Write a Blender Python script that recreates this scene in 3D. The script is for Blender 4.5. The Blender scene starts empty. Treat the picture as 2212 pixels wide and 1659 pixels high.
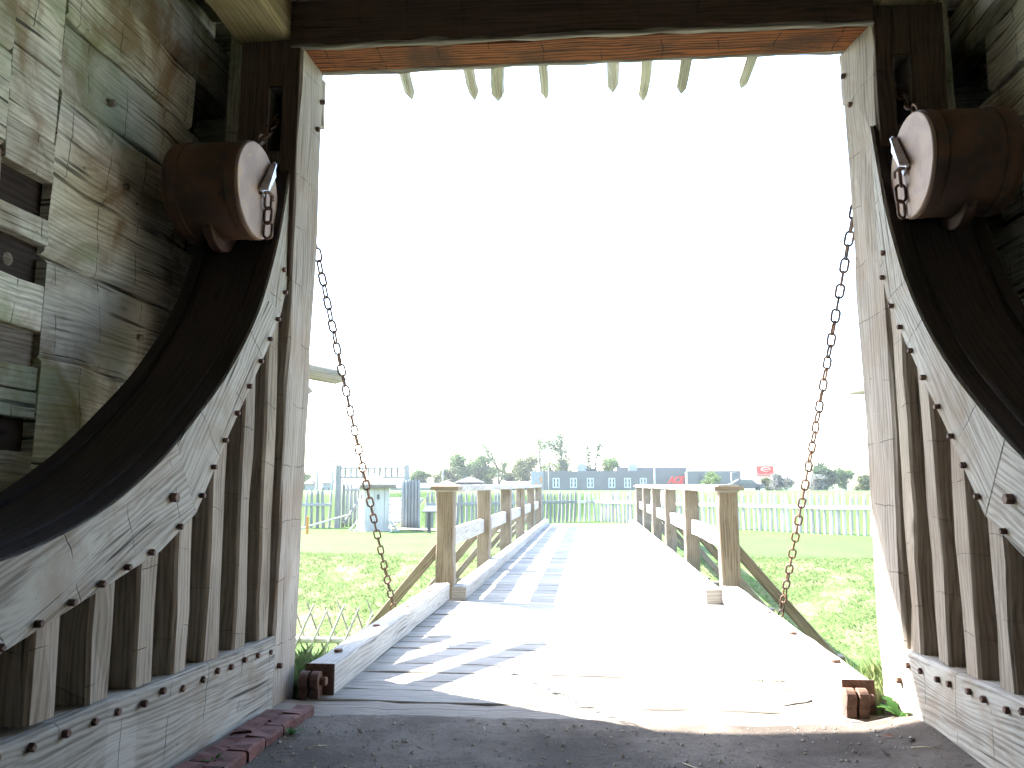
import bpy, bmesh, math, random
from mathutils import Vector, Matrix, noise as mnoise
R = math.radians
rnd = random.Random(11)
sc = bpy.context.scene
COL = sc.collection

# ------------------------------------------------------------------ camera, sky, sun, exposure
EYE = Vector((0, 0, 1.15))
YAW, PITCH, FPX = 5.7, 7.35, 1690.0
cam = bpy.data.cameras.new('camera')
cam.sensor_width = 36.0
cam.lens = 36.0 * FPX / 2212.0
cam.clip_start = 0.05
cam.clip_end = 3000
camo = bpy.data.objects.new('camera', cam)
camo.location = EYE
camo.rotation_euler = (R(90 + PITCH), 0, R(YAW))
COL.objects.link(camo)
sc.camera = camo

SUN_TO = Vector((-0.9, 0.5, 1.0)).normalized()
ELEV = math.asin(SUN_TO.z)
w = bpy.data.worlds.new('World')
sc.world = w
w.use_nodes = True
nt = w.node_tree
bg = nt.nodes['Background']
sky = nt.nodes.new('ShaderNodeTexSky')
sky.sky_type = 'NISHITA'
sky.sun_disc = False
sky.sun_elevation = ELEV
sky.sun_rotation = math.atan2(SUN_TO.x, SUN_TO.y)
sky.air_density = 1.0
sky.dust_density = 1.0
sky.ozone_density = 1.0
nt.links.new(sky.outputs[0], bg.inputs[0])
bg.inputs[1].default_value = 0.15
sl = bpy.data.lights.new('sun', 'SUN')
sl.energy = 4.2
sl.angle = R(0.5)
sl.color = (1.0, 0.95, 0.87)
slo = bpy.data.objects.new('sun', sl)
slo.rotation_euler = (-SUN_TO).to_track_quat('-Z', 'Y').to_euler()
slo.location = (-40, 30, 60)
COL.objects.link(slo)
sc.view_settings.view_transform = 'Standard'
sc.view_settings.look = 'None'
sc.view_settings.exposure = 3.4
sc.view_settings.gamma = 1.0
sc.cycles.use_denoising = True
sc.cycles.max_bounces = 10
sc.cycles.diffuse_bounces = 6

# ------------------------------------------------------------------ picture point -> place at depth Y
_a, _p = R(YAW), R(PITCH)
FW = Vector((-math.sin(_a) * math.cos(_p), math.cos(_a) * math.cos(_p), math.sin(_p)))
RT = Vector((math.cos(_a), math.sin(_a), 0))
UP = RT.cross(FW)
def at(x, y, Y):
    d = FW + RT * ((x - 1106.0) / FPX) - UP * ((y - 829.5) / FPX)
    return EYE + d * (Y / d.y)

# ------------------------------------------------------------------ mesh helpers
class MB:
    def __init__(s):
        s.v, s.f, s.uv, s.t, s.sm, s.p = [], [], [], [], [], []
    def add(s, vs, fs, uvs=None, smooth=False, tint=None):
        o = len(s.v)
        s.p.append((o, len(s.f)))
        t = rnd.random() if tint is None else tint
        s.v += [Vector(p) for p in vs]
        s.t += [t] * len(vs)
        for i, f in enumerate(fs):
            s.f.append([o + k for k in f])
            s.uv.append(uvs[i] if uvs else [(0, 0)] * len(f))
            s.sm.append(smooth)
    def build_each(s, name, mat, parent=None):
        out = []
        for (v0, f0), (v1, f1) in zip(s.p, s.p[1:] + [(len(s.v), len(s.f))]):
            q = MB(); q.v = s.v[v0:v1]; q.t = s.t[v0:v1]; q.uv = s.uv[f0:f1]; q.sm = s.sm[f0:f1]
            q.f = [[k - v0 for k in f] for f in s.f[f0:f1]]
            out.append(q.build(name, mat, parent))
        return out
    def build(s, name, mat, parent=None):
        me = bpy.data.meshes.new(name)
        loc = parent.matrix_world.inverted() if parent else Matrix()
        me.from_pydata([tuple(p) for p in s.v], [], s.f)
        uvl = me.uv_layers.new(name='UVMap')
        flat = []
        for u in s.uv:
            for c in u:
                flat += [c[0], c[1]]
        uvl.data.foreach_set('uv', flat)
        me.polygons.foreach_set('use_smooth', s.sm)
        at_ = me.attributes.new('tint', 'FLOAT', 'POINT')
        at_.data.foreach_set('value', s.t)
        me.materials.append(mat)
        me.update()
        if len(s.f) < 20000 and name not in ('ground', 'dirt_floor', 'crown', 'grass'):
            b_ = bmesh.new(); b_.from_mesh(me)
            bmesh.ops.recalc_face_normals(b_, faces=b_.faces)
            b_.to_mesh(me); b_.free()
        o = bpy.data.objects.new(name, me)
        COL.objects.link(o)
        if parent:
            o.parent = parent
            o.matrix_parent_inverse = loc
        return o

def frame(d, up=(0, 0, 1)):
    d = Vector(d).normalized()
    up = Vector(up)
    if abs(d.dot(up.normalized())) > 0.98:
        up = Vector((0, 1, 0)) if abs(d.y) < 0.9 else Vector((1, 0, 0))
    sd = d.cross(up).normalized()
    u = sd.cross(d).normalized()
    return d, sd, u

def beam(mb, p0, p1, w, h, up=(0, 0, 1), seg=0.35, jit=0.0035, ch=0.008, tint=None, bow=0.0):
    """hewn timber: chamfered rectangle swept with small wane, UV in metres along the grain"""
    p0, p1 = Vector(p0), Vector(p1)
    L = (p1 - p0).length
    d, sd, u = frame(p1 - p0, up)
    n = max(1, int(L / seg))
    n = min(n, 40)
    ch = min(ch, w * 0.3, h * 0.3)
    a, b = w / 2, h / 2
    sec = [(-a + ch, -b), (a - ch, -b), (a, -b + ch), (a, b - ch), (a - ch, b), (-a + ch, b), (-a, b - ch), (-a, -b + ch)]
    per = [0]
    for i in range(8):
        q, r_ = sec[i], sec[(i + 1) % 8]
        per.append(per[-1] + math.hypot(q[0] - r_[0], q[1] - r_[1]))
    ou, ov = rnd.uniform(0, 40), rnd.uniform(0, 40)
    vs, fs, uvs = [], [], []
    for k in range(n + 1):
        t = k / n
        c = p0 + d * (L * t)
        jc = [(rnd.gauss(0, jit), rnd.gauss(0, jit)) for _ in range(4)]
        bw = bow * math.sin(math.pi * t)
        for i, (x, y) in enumerate(sec):
            j = jc[(0, 1, 1, 2, 2, 3, 3, 0)[i]]
            vs.append(c + sd * (x + j[0]) + u * (y + j[1] + bw))
    for k in range(n):
        for i in range(8):
            j = (i + 1) % 8
            fs.append([k * 8 + i, k * 8 + j, (k + 1) * 8 + j, (k + 1) * 8 + i])
            s0, s1 = L * k / n, L * (k + 1) / n
            uvs.append([(ou + s0, ov + per[i]), (ou + s0, ov + per[i + 1]), (ou + s1, ov + per[i + 1]), (ou + s1, ov + per[i])])
    fs.append(list(range(7, -1, -1)))
    uvs.append([(ou + sec[i][0], ov + sec[i][1] * 1.0) for i in range(7, -1, -1)])
    o = n * 8
    fs.append([o + i for i in range(8)])
    uvs.append([(ou + 3 + sec[i][0], ov + sec[i][1]) for i in range(8)])
    mb.add(vs, fs, uvs, tint=tint)

def box(mb, lo, hi, tint=None, ch=0.0, axis=None):
    lo, hi = Vector(lo), Vector(hi)
    s = hi - lo
    ax = axis if axis is not None else max(range(3), key=lambda i: s[i])
    c = (lo + hi) / 2
    e = Vector((0, 0, 0)); e[ax] = s[ax] / 2
    if ax == 2:
        up = (0, 1, 0); wd, hd = s.x, s.y
    elif ax == 0:
        up = (0, 0, 1); wd, hd = s.y, s.z
    else:
        up = (0, 0, 1); wd, hd = s.x, s.z
    beam(mb, c - e, c + e, wd, hd, up=up, seg=99, jit=0, ch=max(ch, 0.0005), tint=tint)

def loft(mb, rings, jit=0.004, tint=None):
    n = len(rings[0]); ou, ov = rnd.uniform(0, 40), rnd.uniform(0, 40)
    vs, fs, uvs = [], [], []
    L = 0
    for k, rg in enumerate(rings):
        vs += [Vector(p) + Vector((rnd.gauss(0, jit), rnd.gauss(0, jit), 0)) for p in rg]
    per = [0]
    for i in range(n): per.append(per[-1] + (Vector(rings[0][(i + 1) % n]) - Vector(rings[0][i])).length)
    for k in range(len(rings) - 1):
        l = (Vector(rings[k + 1][0]) - Vector(rings[k][0])).length
        for i in range(n):
            j = (i + 1) % n
            fs.append([k * n + i, k * n + j, (k + 1) * n + j, (k + 1) * n + i])
            uvs.append([(ou + L, ov + per[i]), (ou + L, ov + per[i + 1]), (ou + L + l, ov + per[i + 1]), (ou + L + l, ov + per[i])])
        L += l
    fs.append(list(range(n))); uvs.append([(ou, ov)] * n)
    o = (len(rings) - 1) * n
    fs.append([o + i for i in range(n)]); uvs.append([(ou, ov)] * n)
    mb.add(vs, fs, uvs, tint=tint)

def pole(mb, p0, p1, r0, r1, n=9, tip=0.0, seg=0.4, jit=0.05, tint=None, smooth=True):
    """round tapered pole; tip > 0 sharpens the far end"""
    p0, p1 = Vector(p0), Vector(p1)
    L = (p1 - p0).length
    d, sd, u = frame(p1 - p0)
    k = max(1, min(24, int((L - tip) / seg)))
    st = [((L - tip) * i / k, 1.0) for i in range(k + 1)]
    if tip > 0:
        st += [(L - tip * 0.45, 0.52), (L, 0.02)]
    ou, ov = rnd.uniform(0, 40), rnd.uniform(0, 40)
    vs, fs, uvs = [], [], []
    lob = [1 + rnd.gauss(0, jit) for _ in range(n)]
    for s, q in st:
        r = (r0 + (r1 - r0) * s / L) * q
        off = sd * rnd.gauss(0, jit * r0 * 0.5) + u * rnd.gauss(0, jit * r0 * 0.5)
        for i in range(n):
            a = 2 * math.pi * i / n
            vs.append(p0 + d * s + off + (sd * math.cos(a) + u * math.sin(a)) * (r * lob[i]))
    m = len(st)
    for a in range(m - 1):
        for i in range(n):
            j = (i + 1) % n
            fs.append([a * n + i, a * n + j, (a + 1) * n + j, (a + 1) * n + i])
            v0, v1 = ov + i * 2 * math.pi * r0 / n, ov + (i + 1) * 2 * math.pi * r0 / n
            s0, s1 = ou + st[a][0], ou + st[a + 1][0]
            uvs.append([(s0, v0), (s0, v1), (s1, v1), (s1, v0)])
    fs.append(list(range(n - 1, -1, -1))); uvs.append([(ou, ov)] * n)
    fs.append([(m - 1) * n + i for i in range(n)]); uvs.append([(ou, ov)] * n)
    mb.add(vs, fs, uvs, smooth=smooth, tint=tint)

def tube(mb, pts, r, n=6, closed=False, tint=None):
    pts = [Vector(p) for p in pts]
    m = len(pts)
    vs, fs, uvs = [], [], []
    prev = None
    for i in range(m):
        if closed:
            t = pts[(i + 1) % m] - pts[i - 1]
        else:
            t = pts[min(i + 1, m - 1)] - pts[max(i - 1, 0)]
        t.normalize()
        if prev is None:
            _, sd, u = frame(t)
        else:
            sd = (prev - t * prev.dot(t)).normalized()
            u = t.cross(sd) * -1
            u = sd.cross(t).normalized()
        prev = sd
        rr = r[i] if isinstance(r, (list, tuple)) else r
        for k in range(n):
            a = 2 * math.pi * k / n
            vs.append(pts[i] + (sd * math.cos(a) + u * math.sin(a)) * rr)
    for i in range(m if closed else m - 1):
        for k in range(n):
            a, b = i * n, ((i + 1) % m) * n
            fs.append([a + k, a + (k + 1) % n, b + (k + 1) % n, b + k])
            uvs.append([(i * .05, k * .02), (i * .05, k * .02 + .02), (i * .05 + .05, k * .02 + .02), (i * .05 + .05, k * .02)])
    if not closed:
        fs.append(list(range(n - 1, -1, -1))); uvs.append([(0, 0)] * n)
        fs.append([(m - 1) * n + k for k in range(n)]); uvs.append([(0, 0)] * n)
    mb.add(vs, fs, uvs, smooth=True, tint=tint)

def link(mb, c, d, sd, L, W, r, n=6):
    """one stadium shaped chain link centred on c, long axis d, wide axis sd"""
    d, sd = Vector(d).normalized(), Vector(sd)
    sd = (sd - d * sd.dot(d)).normalized()
    ry, s = W / 2 - r, L / 2 - W / 2
    pts = []
    for k in range(7):
        a = math.pi * k / 6
        pts.append(Vector(c) + d * (s + math.sin(a) * ry) + sd * (math.cos(a) * ry))
    for k in range(7):
        a = math.pi + math.pi * k / 6
        pts.append(Vector(c) + d * (-s + math.sin(a) * ry) + sd * (math.cos(a) * ry))
    tube(mb, pts, r, n=n, closed=True)

def chain(mb, pts, pitch=0.082, L=0.105, W=0.059, r=0.0074):
    """links along a polyline"""
    P = [Vector(p) for p in pts]
    acc = [0.0]
    for i in range(len(P) - 1):
        acc.append(acc[-1] + (P[i + 1] - P[i]).length)
    n = max(1, int(acc[-1] / pitch))
    tw = rnd.uniform(0, .5)
    for k in range(n + 1):
        s = acc[-1] * k / n
        i = 0
        while i < len(P) - 2 and acc[i + 1] < s:
            i += 1
        t = (s - acc[i]) / max(1e-6, acc[i + 1] - acc[i])
        c = P[i].lerp(P[i + 1], t)
        d = (P[i + 1] - P[i]).normalized()
        _, a, b = frame(d, (1, 0, 0))
        tw += rnd.gauss(0, .12)
        ang = (math.pi / 2) * (k % 2) + tw * .9
        link(mb, c, d, a * math.cos(ang) + b * math.sin(ang), L, W * rnd.uniform(.95, 1.05), r)

def cyl(mb, c, ax, r, L, n=24, ch=0.004, tint=None, smooth=False):
    ax = Vector(ax).normalized()
    _, sd, u = frame(ax)
    c = Vector(c)
    prof = [(-L / 2, r - ch), (-L / 2 + ch, r), (L / 2 - ch, r), (L / 2, r - ch)]
    ou, ov = rnd.uniform(0, 40), rnd.uniform(0, 40)
    vs = []
    for s, q in prof:
        for i in range(n):
            a = 2 * math.pi * i / n
            vs.append(c + ax * s + (sd * math.cos(a) + u * math.sin(a)) * q)
    fs, uvs = [], []
    for k in range(3):
        for i in range(n):
            j = (i + 1) % n
            fs.append([k * n + i, k * n + j, (k + 1) * n + j, (k + 1) * n + i])
            uvs.append([(ou + prof[k][0], ov + i * r * 6.28 / n), (ou + prof[k][0], ov + (i + 1) * r * 6.28 / n),
                        (ou + prof[k + 1][0], ov + (i + 1) * r * 6.28 / n), (ou + prof[k + 1][0], ov + i * r * 6.28 / n)])
    for base, rev in ((0, True), (3 * n, False)):
        idx = list(range(n))
        f = [base + i for i in (reversed(idx) if rev else idx)]
        fs.append(f)
        uvs.append([(ou + r * math.cos(2 * math.pi * (q - base) / n), ov + r * math.sin(2 * math.pi * (q - base) / n)) for q in f])
    mb.add(vs, fs, uvs, smooth=smooth, tint=tint)

def bolt(mb, c, ax, r=0.017, L=0.022, tint=None):
    cyl(mb, Vector(c) + Vector(ax).normalized() * (L / 2 - 0.004), ax, r, L, n=rnd.choice((4, 6)), ch=0.003, tint=tint)

def prism(mb, poly, axis_fn, d0, d1, tint=None):
    """extrude a 2-D polygon (list of (a,b)) between depths d0, d1; axis_fn(a,b,d) -> point"""
    n = len(poly)
    ou, ov = rnd.uniform(0, 40), rnd.uniform(0, 40)
    vs = [axis_fn(a, b, d0) for a, b in poly] + [axis_fn(a, b, d1) for a, b in poly]
    fs = [list(range(n - 1, -1, -1)), [n + i for i in range(n)]]
    uvs = [[(ou + poly[i][0], ov + poly[i][1]) for i in range(n - 1, -1, -1)], [(ou + a, ov + b) for a, b in poly]]
    for i in range(n):
        j = (i + 1) % n
        fs.append([i, j, n + j, n + i])
        l = math.hypot(poly[j][0] - poly[i][0], poly[j][1] - poly[i][1])
        uvs.append([(ou, ov), (ou + l, ov), (ou + l, ov + d1 - d0), (ou, ov + d1 - d0)])
    mb.add(vs, fs, uvs, tint=tint)

def tag(o, label=None, cat=None, group=None, kind=None):
    if label: o['label'] = label
    if cat: o['category'] = cat
    if group: o['group'] = group
    if kind: o['kind'] = kind
    return o

def thing(name, loc, label, cat, group=None):
    o = bpy.data.objects.new(name, None)
    o.empty_display_size = 0.1
    o.location = loc
    o.matrix_world = Matrix.Translation(Vector(loc))
    COL.objects.link(o)
    return tag(o, label, cat, group)

def copy_tree(o, loc, label, parent=None):
    c = o.copy(); COL.objects.link(c)
    if parent: c.parent = parent
    else:
        c.location = loc; c['label'] = label
    for ch in [q for q in list(COL.objects) if q.parent == o]:
        copy_tree(ch, None, None, c)
    return c

# ------------------------------------------------------------------ materials
def newmat(name):
    m = bpy.data.materials.new(name)
    m.use_nodes = True
    t = m.node_tree
    b = t.nodes['Principled BSDF']
    return m, t, b

class NG:
    """tiny node-building helper"""
    def __init__(s, t): s.t = t
    def n(s, kind, **kw):
        q = s.t.nodes.new(kind)
        for k, v in kw.items(): setattr(q, k, v)
        return q
    def link(s, a, b): s.t.links.new(a, b)
    def val(s, sock, v):
        if hasattr(v, 'is_output'): s.link(v, sock)
        else: sock.default_value = v
    def math(s, op, a, b=0.0, c=0.0, clamp=False):
        q = s.n('ShaderNodeMath', operation=op, use_clamp=clamp)
        s.val(q.inputs[0], a); s.val(q.inputs[1], b); s.val(q.inputs[2], c)
        return q.outputs[0]
    def noise(s, vec, scale=1.0, detail=4.0, rough=0.55, dist=0.0):
        q = s.n('ShaderNodeTexNoise')
        s.link(vec, q.inputs['Vector'])
        q.inputs['Scale'].default_value = scale
        q.inputs['Detail'].default_value = detail
        q.inputs['Roughness'].default_value = rough
        q.inputs['Distortion'].default_value = dist
        return q.outputs[0]
    def smooth(s, x, a, b, lo=0.0, hi=1.0):
        q = s.n('ShaderNodeMapRange', interpolation_type='SMOOTHSTEP')
        s.val(q.inputs['Value'], x)
        q.inputs['From Min'].default_value = a; q.inputs['From Max'].default_value = b
        q.inputs['To Min'].default_value = lo; q.inputs['To Max'].default_value = hi
        return q.outputs[0]
    def mix(s, f, a, b, mode='MIX'):
        q = s.n('ShaderNodeMix', data_type='RGBA', blend_type=mode)
        s.val(q.inputs[0], f)
        for sock, v in ((q.inputs[6], a), (q.inputs[7], b)):
            if hasattr(v, 'is_output'): s.link(v, sock)
            else: sock.default_value = (*v, 1)
        return q.outputs[2]
    def scalev(s, vec, x, y, z):
        q = s.n('ShaderNodeVectorMath', operation='MULTIPLY')
        s.link(vec, q.inputs[0]); q.inputs[1].default_value = (x, y, z)
        return q.outputs[0]

def wood(name, light, dark, stain=None, moss=None, stain_amt=0.5, moss_amt=0.5, crack=0.7, hew=0.0, ring=0.25, rough=0.88, bump=0.6, tintr=0.25, fine=1.0, ckt=0.0):
    m, t, b = newmat(name)
    g = NG(t)
    uv = g.n('ShaderNodeUVMap').outputs[0]
    oi = g.n('ShaderNodeObjectInfo').outputs['Random']
    tn = g.n('ShaderNodeAttribute', attribute_name='tint').outputs['Fac']
    cb = g.n('ShaderNodeCombineXYZ')
    g.link(g.math('MULTIPLY', oi, 57.0), cb.inputs[0]); g.link(g.math('MULTIPLY', oi, 33.0), cb.inputs[1])
    add = g.n('ShaderNodeVectorMath', operation='ADD')
    g.link(uv, add.inputs[0]); g.link(cb.outputs[0], add.inputs[1])
    vec = add.outputs[0]
    sep = g.n('ShaderNodeSeparateXYZ'); g.link(vec, sep.inputs[0])
    u, v = sep.outputs[0], sep.outputs[1]
    n1 = g.noise(g.scalev(vec, 2.4 * fine, 62 * fine, 1), 1, 6, .72)
    n2 = g.noise(g.scalev(vec, 0.9, 6.5, 1), 1, 4, .55, .6)
    vo = g.n('ShaderNodeTexVoronoi'); g.link(g.scalev(vec, 1.1, 3.6, 1), vo.inputs['Vector']); vo.inputs['Scale'].default_value = 1
    kd = vo.outputs['Distance']
    kn = g.smooth(kd, .02, .075, 1, 0)
    n2 = g.math('ADD', n2, g.math('MULTIPLY', g.smooth(kd, 0, .38, 1, 0), .45))
    rg = g.math('SINE', g.math('ADD', g.math('MULTIPLY', v, 250.0 * fine), g.math('MULTIPLY', n2, 34.0)))
    rg = g.math('MULTIPLY_ADD', rg, .5, .5)
    f = g.math('ADD', g.math('MULTIPLY', n1, .75 - ring * .5), g.math('ADD', g.math('MULTIPLY', n2, .35), g.math('MULTIPLY', rg, ring * .5)))
    col = g.mix(g.smooth(f, .33, .68), dark, light)
    pos = g.n('ShaderNodeNewGeometry').outputs['Position']
    if stain:
        sn = g.noise(pos, 1.9, 6, .62, .8)
        col = g.mix(g.math('MULTIPLY', g.smooth(sn, .46, .68), stain_amt), col, stain)
    if moss:
        mn = g.noise(g.scalev(pos, 1, .7, 1.2), 1.6, 7, .65, .5)
        col = g.mix(g.math('MULTIPLY', g.smooth(mn, .46, .66), moss_amt), col, moss)
    ck = g.smooth(g.noise(g.scalev(vec, 1.1, 42 * fine, 1), 1, 3, .5), .30 + ckt, .37 + ckt, 1, 0)
    ckm = g.smooth(g.noise(g.scalev(vec, 1.4, 5, 1), 1, 3, .5), .42, .6)
    ck = g.math('MULTIPLY', ck, ckm)
    height = g.math('SUBTRACT', g.math('MULTIPLY', f, .55), g.math('MULTIPLY', ck, .9))
    dk = g.math('MULTIPLY', ck, crack)
    dk = g.math('MAXIMUM', dk, g.math('MULTIPLY', kn, .6))
    if hew > 0:
        hn = g.noise(g.scalev(vec, 1.1, 1.5, 1), 1, 6, .5)
        hu = g.math('FRACT', g.math('ADD', g.math('MULTIPLY', u, 3.1), g.math('MULTIPLY', hn, .75)))
        hl = g.smooth(g.math('ABSOLUTE', g.math('SUBTRACT', hu, .5)), .0, .014, 1, 0)
        hm = g.smooth(g.noise(g.scalev(vec, 2.2, 7, 1), 1, 3, .6), .43, .56)
        hl = g.math('MULTIPLY', hl, hm)
        dk = g.math('MAXIMUM', dk, g.math('MULTIPLY', hl, hew))
        height = g.math('SUBTRACT', height, g.math('MULTIPLY', hl, .8))
        height = g.math('ADD', height, g.math('MULTIPLY', hu, .5))
        nick = g.smooth(g.noise(g.scalev(vec, 16, 30, 1), 1, 2, .5), .70, .76)
        dk = g.math('MAXIMUM', dk, g.math('MULTIPLY', nick, .55 * hew))
    col = g.mix(dk, col, tuple(c * .16 for c in dark))
    tf = g.math('MULTIPLY_ADD', tn, 2 * tintr, 1 - tintr)
    cc = g.n('ShaderNodeCombineXYZ')
    for i in range(3): g.link(tf, cc.inputs[i])
    col = g.mix(1.0, col, cc.outputs[0], 'MULTIPLY')
    g.link(col, b.inputs['Base Color'])
    b.inputs['Roughness'].default_value = rough
    b.inputs['Specular IOR Level'].default_value = 0.25
    bp = g.n('ShaderNodeBump')
    bp.inputs['Strength'].default_value = bump
    bp.inputs['Distance'].default_value = 0.008
    g.link(height, bp.inputs['Height'])
    g.link(bp.outputs[0], b.inputs['Normal'])
    return m

def mottled(name, c1, c2, scale=6, rough=0.8, metal=0.0, bump=0.25, detail=6, spots=None, dist=0.004, lo=.38, hi=.64):
    m, t, b = newmat(name)
    g = NG(t)
    pos = g.n('ShaderNodeTexCoord').outputs['Object']
    n = g.noise(pos, scale, detail, .62, .4)
    col = g.mix(g.smooth(n, lo, hi), c1, c2)
    if spots:
        n3 = g.noise(pos, scale * 3.3, 4, .6)
        col = g.mix(g.smooth(n3, .58, .68), col, spots)
    g.link(col, b.inputs['Base Color'])
    b.inputs['Roughness'].default_value = rough
    b.inputs['Metallic'].default_value = metal
    n2 = g.noise(pos, scale * 7, 5, .6)
    bp = g.n('ShaderNodeBump')
    bp.inputs['Strength'].default_value = bump
    bp.inputs['Distance'].default_value = dist
    g.link(n2, bp.inputs['Height'])
    g.link(bp.outputs[0], b.inputs['Normal'])
    return m

def grass_mat():
    m, t, b = newmat('grass_ground')
    g = NG(t)
    pos = g.n('ShaderNodeNewGeometry').outputs['Position']
    sp = g.n('ShaderNodeSeparateXYZ'); g.link(pos, sp.inputs[0])
    n1 = g.noise(pos, .8, 6, .6)
    n2 = g.noise(pos, 6.5, 6, .7)
    n3 = g.noise(pos, 1.7, 7, .7, .6)
    col = g.mix(g.smooth(n2, .3, .7), (.036, .074, .018), (.064, .112, .030))
    bk0 = g.math('MULTIPLY', g.smooth(sp.outputs[1], 12.1, 12.9), g.smooth(sp.outputs[1], 16.0, 17.0, 1, 0))
    col = g.mix(g.math('MULTIPLY', bk0, .8), col, (.10, .155, .05))
    col = g.mix(g.smooth(n1, .35, .65, 0, .5), col, (.07, .11, .034))
    # rough straw-flecked grass on the ditch bank
    bank = g.math('MULTIPLY', g.smooth(sp.outputs[1], 12.1, 12.9), g.smooth(sp.outputs[1], 16.0, 17.0, 1, 0))
    straw = g.math('MULTIPLY', g.smooth(n3, .46, .60), bank)
    col = g.mix(g.math('MULTIPLY', straw, .75), col, (.19, .19, .105))
    g.link(col, b.inputs['Base Color'])
    b.inputs['Roughness'].default_value = .95
    b.inputs['Specular IOR Level'].default_value = .1
    bp = g.n('ShaderNodeBump'); bp.inputs['Strength'].default_value = .8; bp.inputs['Distance'].default_value = .06
    g.link(g.noise(pos, 9, 6, .7), bp.inputs['Height'])
    g.link(bp.outputs[0], b.inputs['Normal'])
    return m

def dirt_mat():
    m, t, b = newmat('packed_dirt')
    g = NG(t)
    pos = g.n('ShaderNodeNewGeometry').outputs['Position']
    n1 = g.noise(pos, 1.6, 7, .65, .3)
    n2 = g.noise(pos, 28, 5, .7)
    n3 = g.noise(pos, 75, 3, .6)
    col = g.mix(g.smooth(n1, .35, .65), (.065, .053, .044), (.15, .127, .107))
    col = g.mix(g.smooth(n2, .52, .66, 0, .75), col, (.06, .048, .038))
    col = g.mix(g.smooth(n3, .66, .72, 0, .7), col, (.33, .30, .26))
    g.link(col, b.inputs['Base Color'])
    b.inputs['Roughness'].default_value = .97
    b.inputs['Specular IOR Level'].default_value = .1
    bp = g.n('ShaderNodeBump'); bp.inputs['Strength'].default_value = .8; bp.inputs['Distance'].default_value = .012
    h = g.math('ADD', g.math('MULTIPLY', n1, .8), g.math('ADD', g.math('MULTIPLY', n2, .5), g.math('MULTIPLY', n3, .25)))
    g.link(h, bp.inputs['Height']); g.link(bp.outputs[0], b.inputs['Normal'])
    return m

def leafmat(name, c1, c2):
    m, t, b = newmat(name)
    g = NG(t)
    tn = g.n('ShaderNodeAttribute', attribute_name='tint').outputs['Fac']
    col = g.mix(tn, c1, c2)
    g.link(col, b.inputs['Base Color'])
    b.inputs['Roughness'].default_value = .75
    b.inputs['Specular IOR Level'].default_value = .2
    tr = g.n('ShaderNodeBsdfTranslucent'); g.link(col, tr.inputs['Color'])
    ms = g.n('ShaderNodeMixShader'); ms.inputs[0].default_value = .35
    g.link(b.outputs[0], ms.inputs[1]); g.link(tr.outputs[0], ms.inputs[2])
    g.link(ms.outputs[0], t.nodes['Material Output'].inputs['Surface'])
    return m

def flat(name, c, rough=.7, metal=0.0):
    return mottled(name, tuple(x * .88 for x in c), c, scale=3, rough=rough, metal=metal, bump=.08)

M = {}
M['hewn'] = wood('weathered_hewn_timber', (.40, .378, .34), (.155, .133, .11), stain=(.21, .145, .09), stain_amt=.5, hew=.75, ring=.28, crack=.9, ckt=.04, tintr=.12)
M['log'] = wood('mossy_hewn_log', (.82, .79, .70), (.34, .315, .255), stain=(.24, .145, .07), moss=(.22, .29, .13), stain_amt=.8, moss_amt=.55, hew=1.0, ring=.22, tintr=.22, crack=.9, ckt=.06)
M['stud'] = wood('weathered_stud', (.335, .285, .23), (.13, .104, .082), stain=(.16, .11, .08), stain_amt=.4, crack=.7, tintr=.15, hew=.35)
M['post'] = wood('gate_post_timber', (.36, .32, .28), (.16, .13, .105), stain=(.25, .17, .11), stain_amt=.4, hew=.5, tintr=.12)
M['lintel'] = wood('unweathered_lintel', (.24, .080, .022), (.020, .010, .006), stain=(.05, .025, .014), stain_amt=.8, hew=1.0, ring=.5, tintr=.1)
M['deck'] = wood('grey_deck_plank', (.34, .32, .29), (.15, .14, .125), crack=.85, tintr=.14, ring=.3)
M['rail'] = wood('bridge_timber', (.215, .175, .135), (.085, .065, .046), stain=(.26, .235, .20), stain_amt=.5, tintr=.14)
M['curb'] = wood('pale_curb_timber', (.37, .355, .335), (.19, .17, .15), tintr=.1)
M['sill'] = wood('worn_sill_timber', (.27, .235, .20), (.12, .10, .082), crack=.95, ckt=.06, tintr=.1, ring=.3)
M['dark'] = wood('tarred_timber', (.052, .036, .031), (.022, .016, .014), crack=.3, tintr=.1)  # tar on the tracks; painted shade in and behind the wall gaps
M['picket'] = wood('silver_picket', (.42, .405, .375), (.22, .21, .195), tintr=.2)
M['picketg'] = wood('grey_weathered_picket', (.24, .24, .225), (.12, .12, .112), tintr=.2)  # darker copy of the picket wood, shade painted into the colour
M['stake'] = wood('split_stake', (.28, .265, .22), (.13, .12, .095), tintr=.2)
M['facew'] = wood('dark_sheltered_timber', (.13, .085, .065), (.05, .032, .025), stain=(.11, .08, .06), stain_amt=.4, hew=.4, tintr=.1)  # dark brown carries the shade of the inward post and lintel faces
M['mossbeam'] = wood('mossy_beam', (.30, .26, .15), (.13, .10, .05), stain=(.17, .085, .035), moss=(.16, .18, .05), stain_amt=.8, moss_amt=.45, tintr=.1)
M['rust'] = mottled('rusted_iron', (.085, .048, .038), (.16, .088, .062), scale=14, rough=.75, metal=.25, spots=(.05, .028, .02))
M['chain'] = mottled('rusty_chain', (.06, .038, .032), (.15, .075, .045), scale=9, rough=.65, metal=.4)
M['drum'] = mottled('rust_brown_drum', (.055, .027, .017), (.115, .050, .026), scale=3.2, rough=.7, metal=.15, spots=(.06, .035, .025))
M['face'] = mottled('dusty_red_plate', (.26, .185, .16), (.36, .26, .21), scale=5, rough=.75, spots=(.37, .24, .15))
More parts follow.
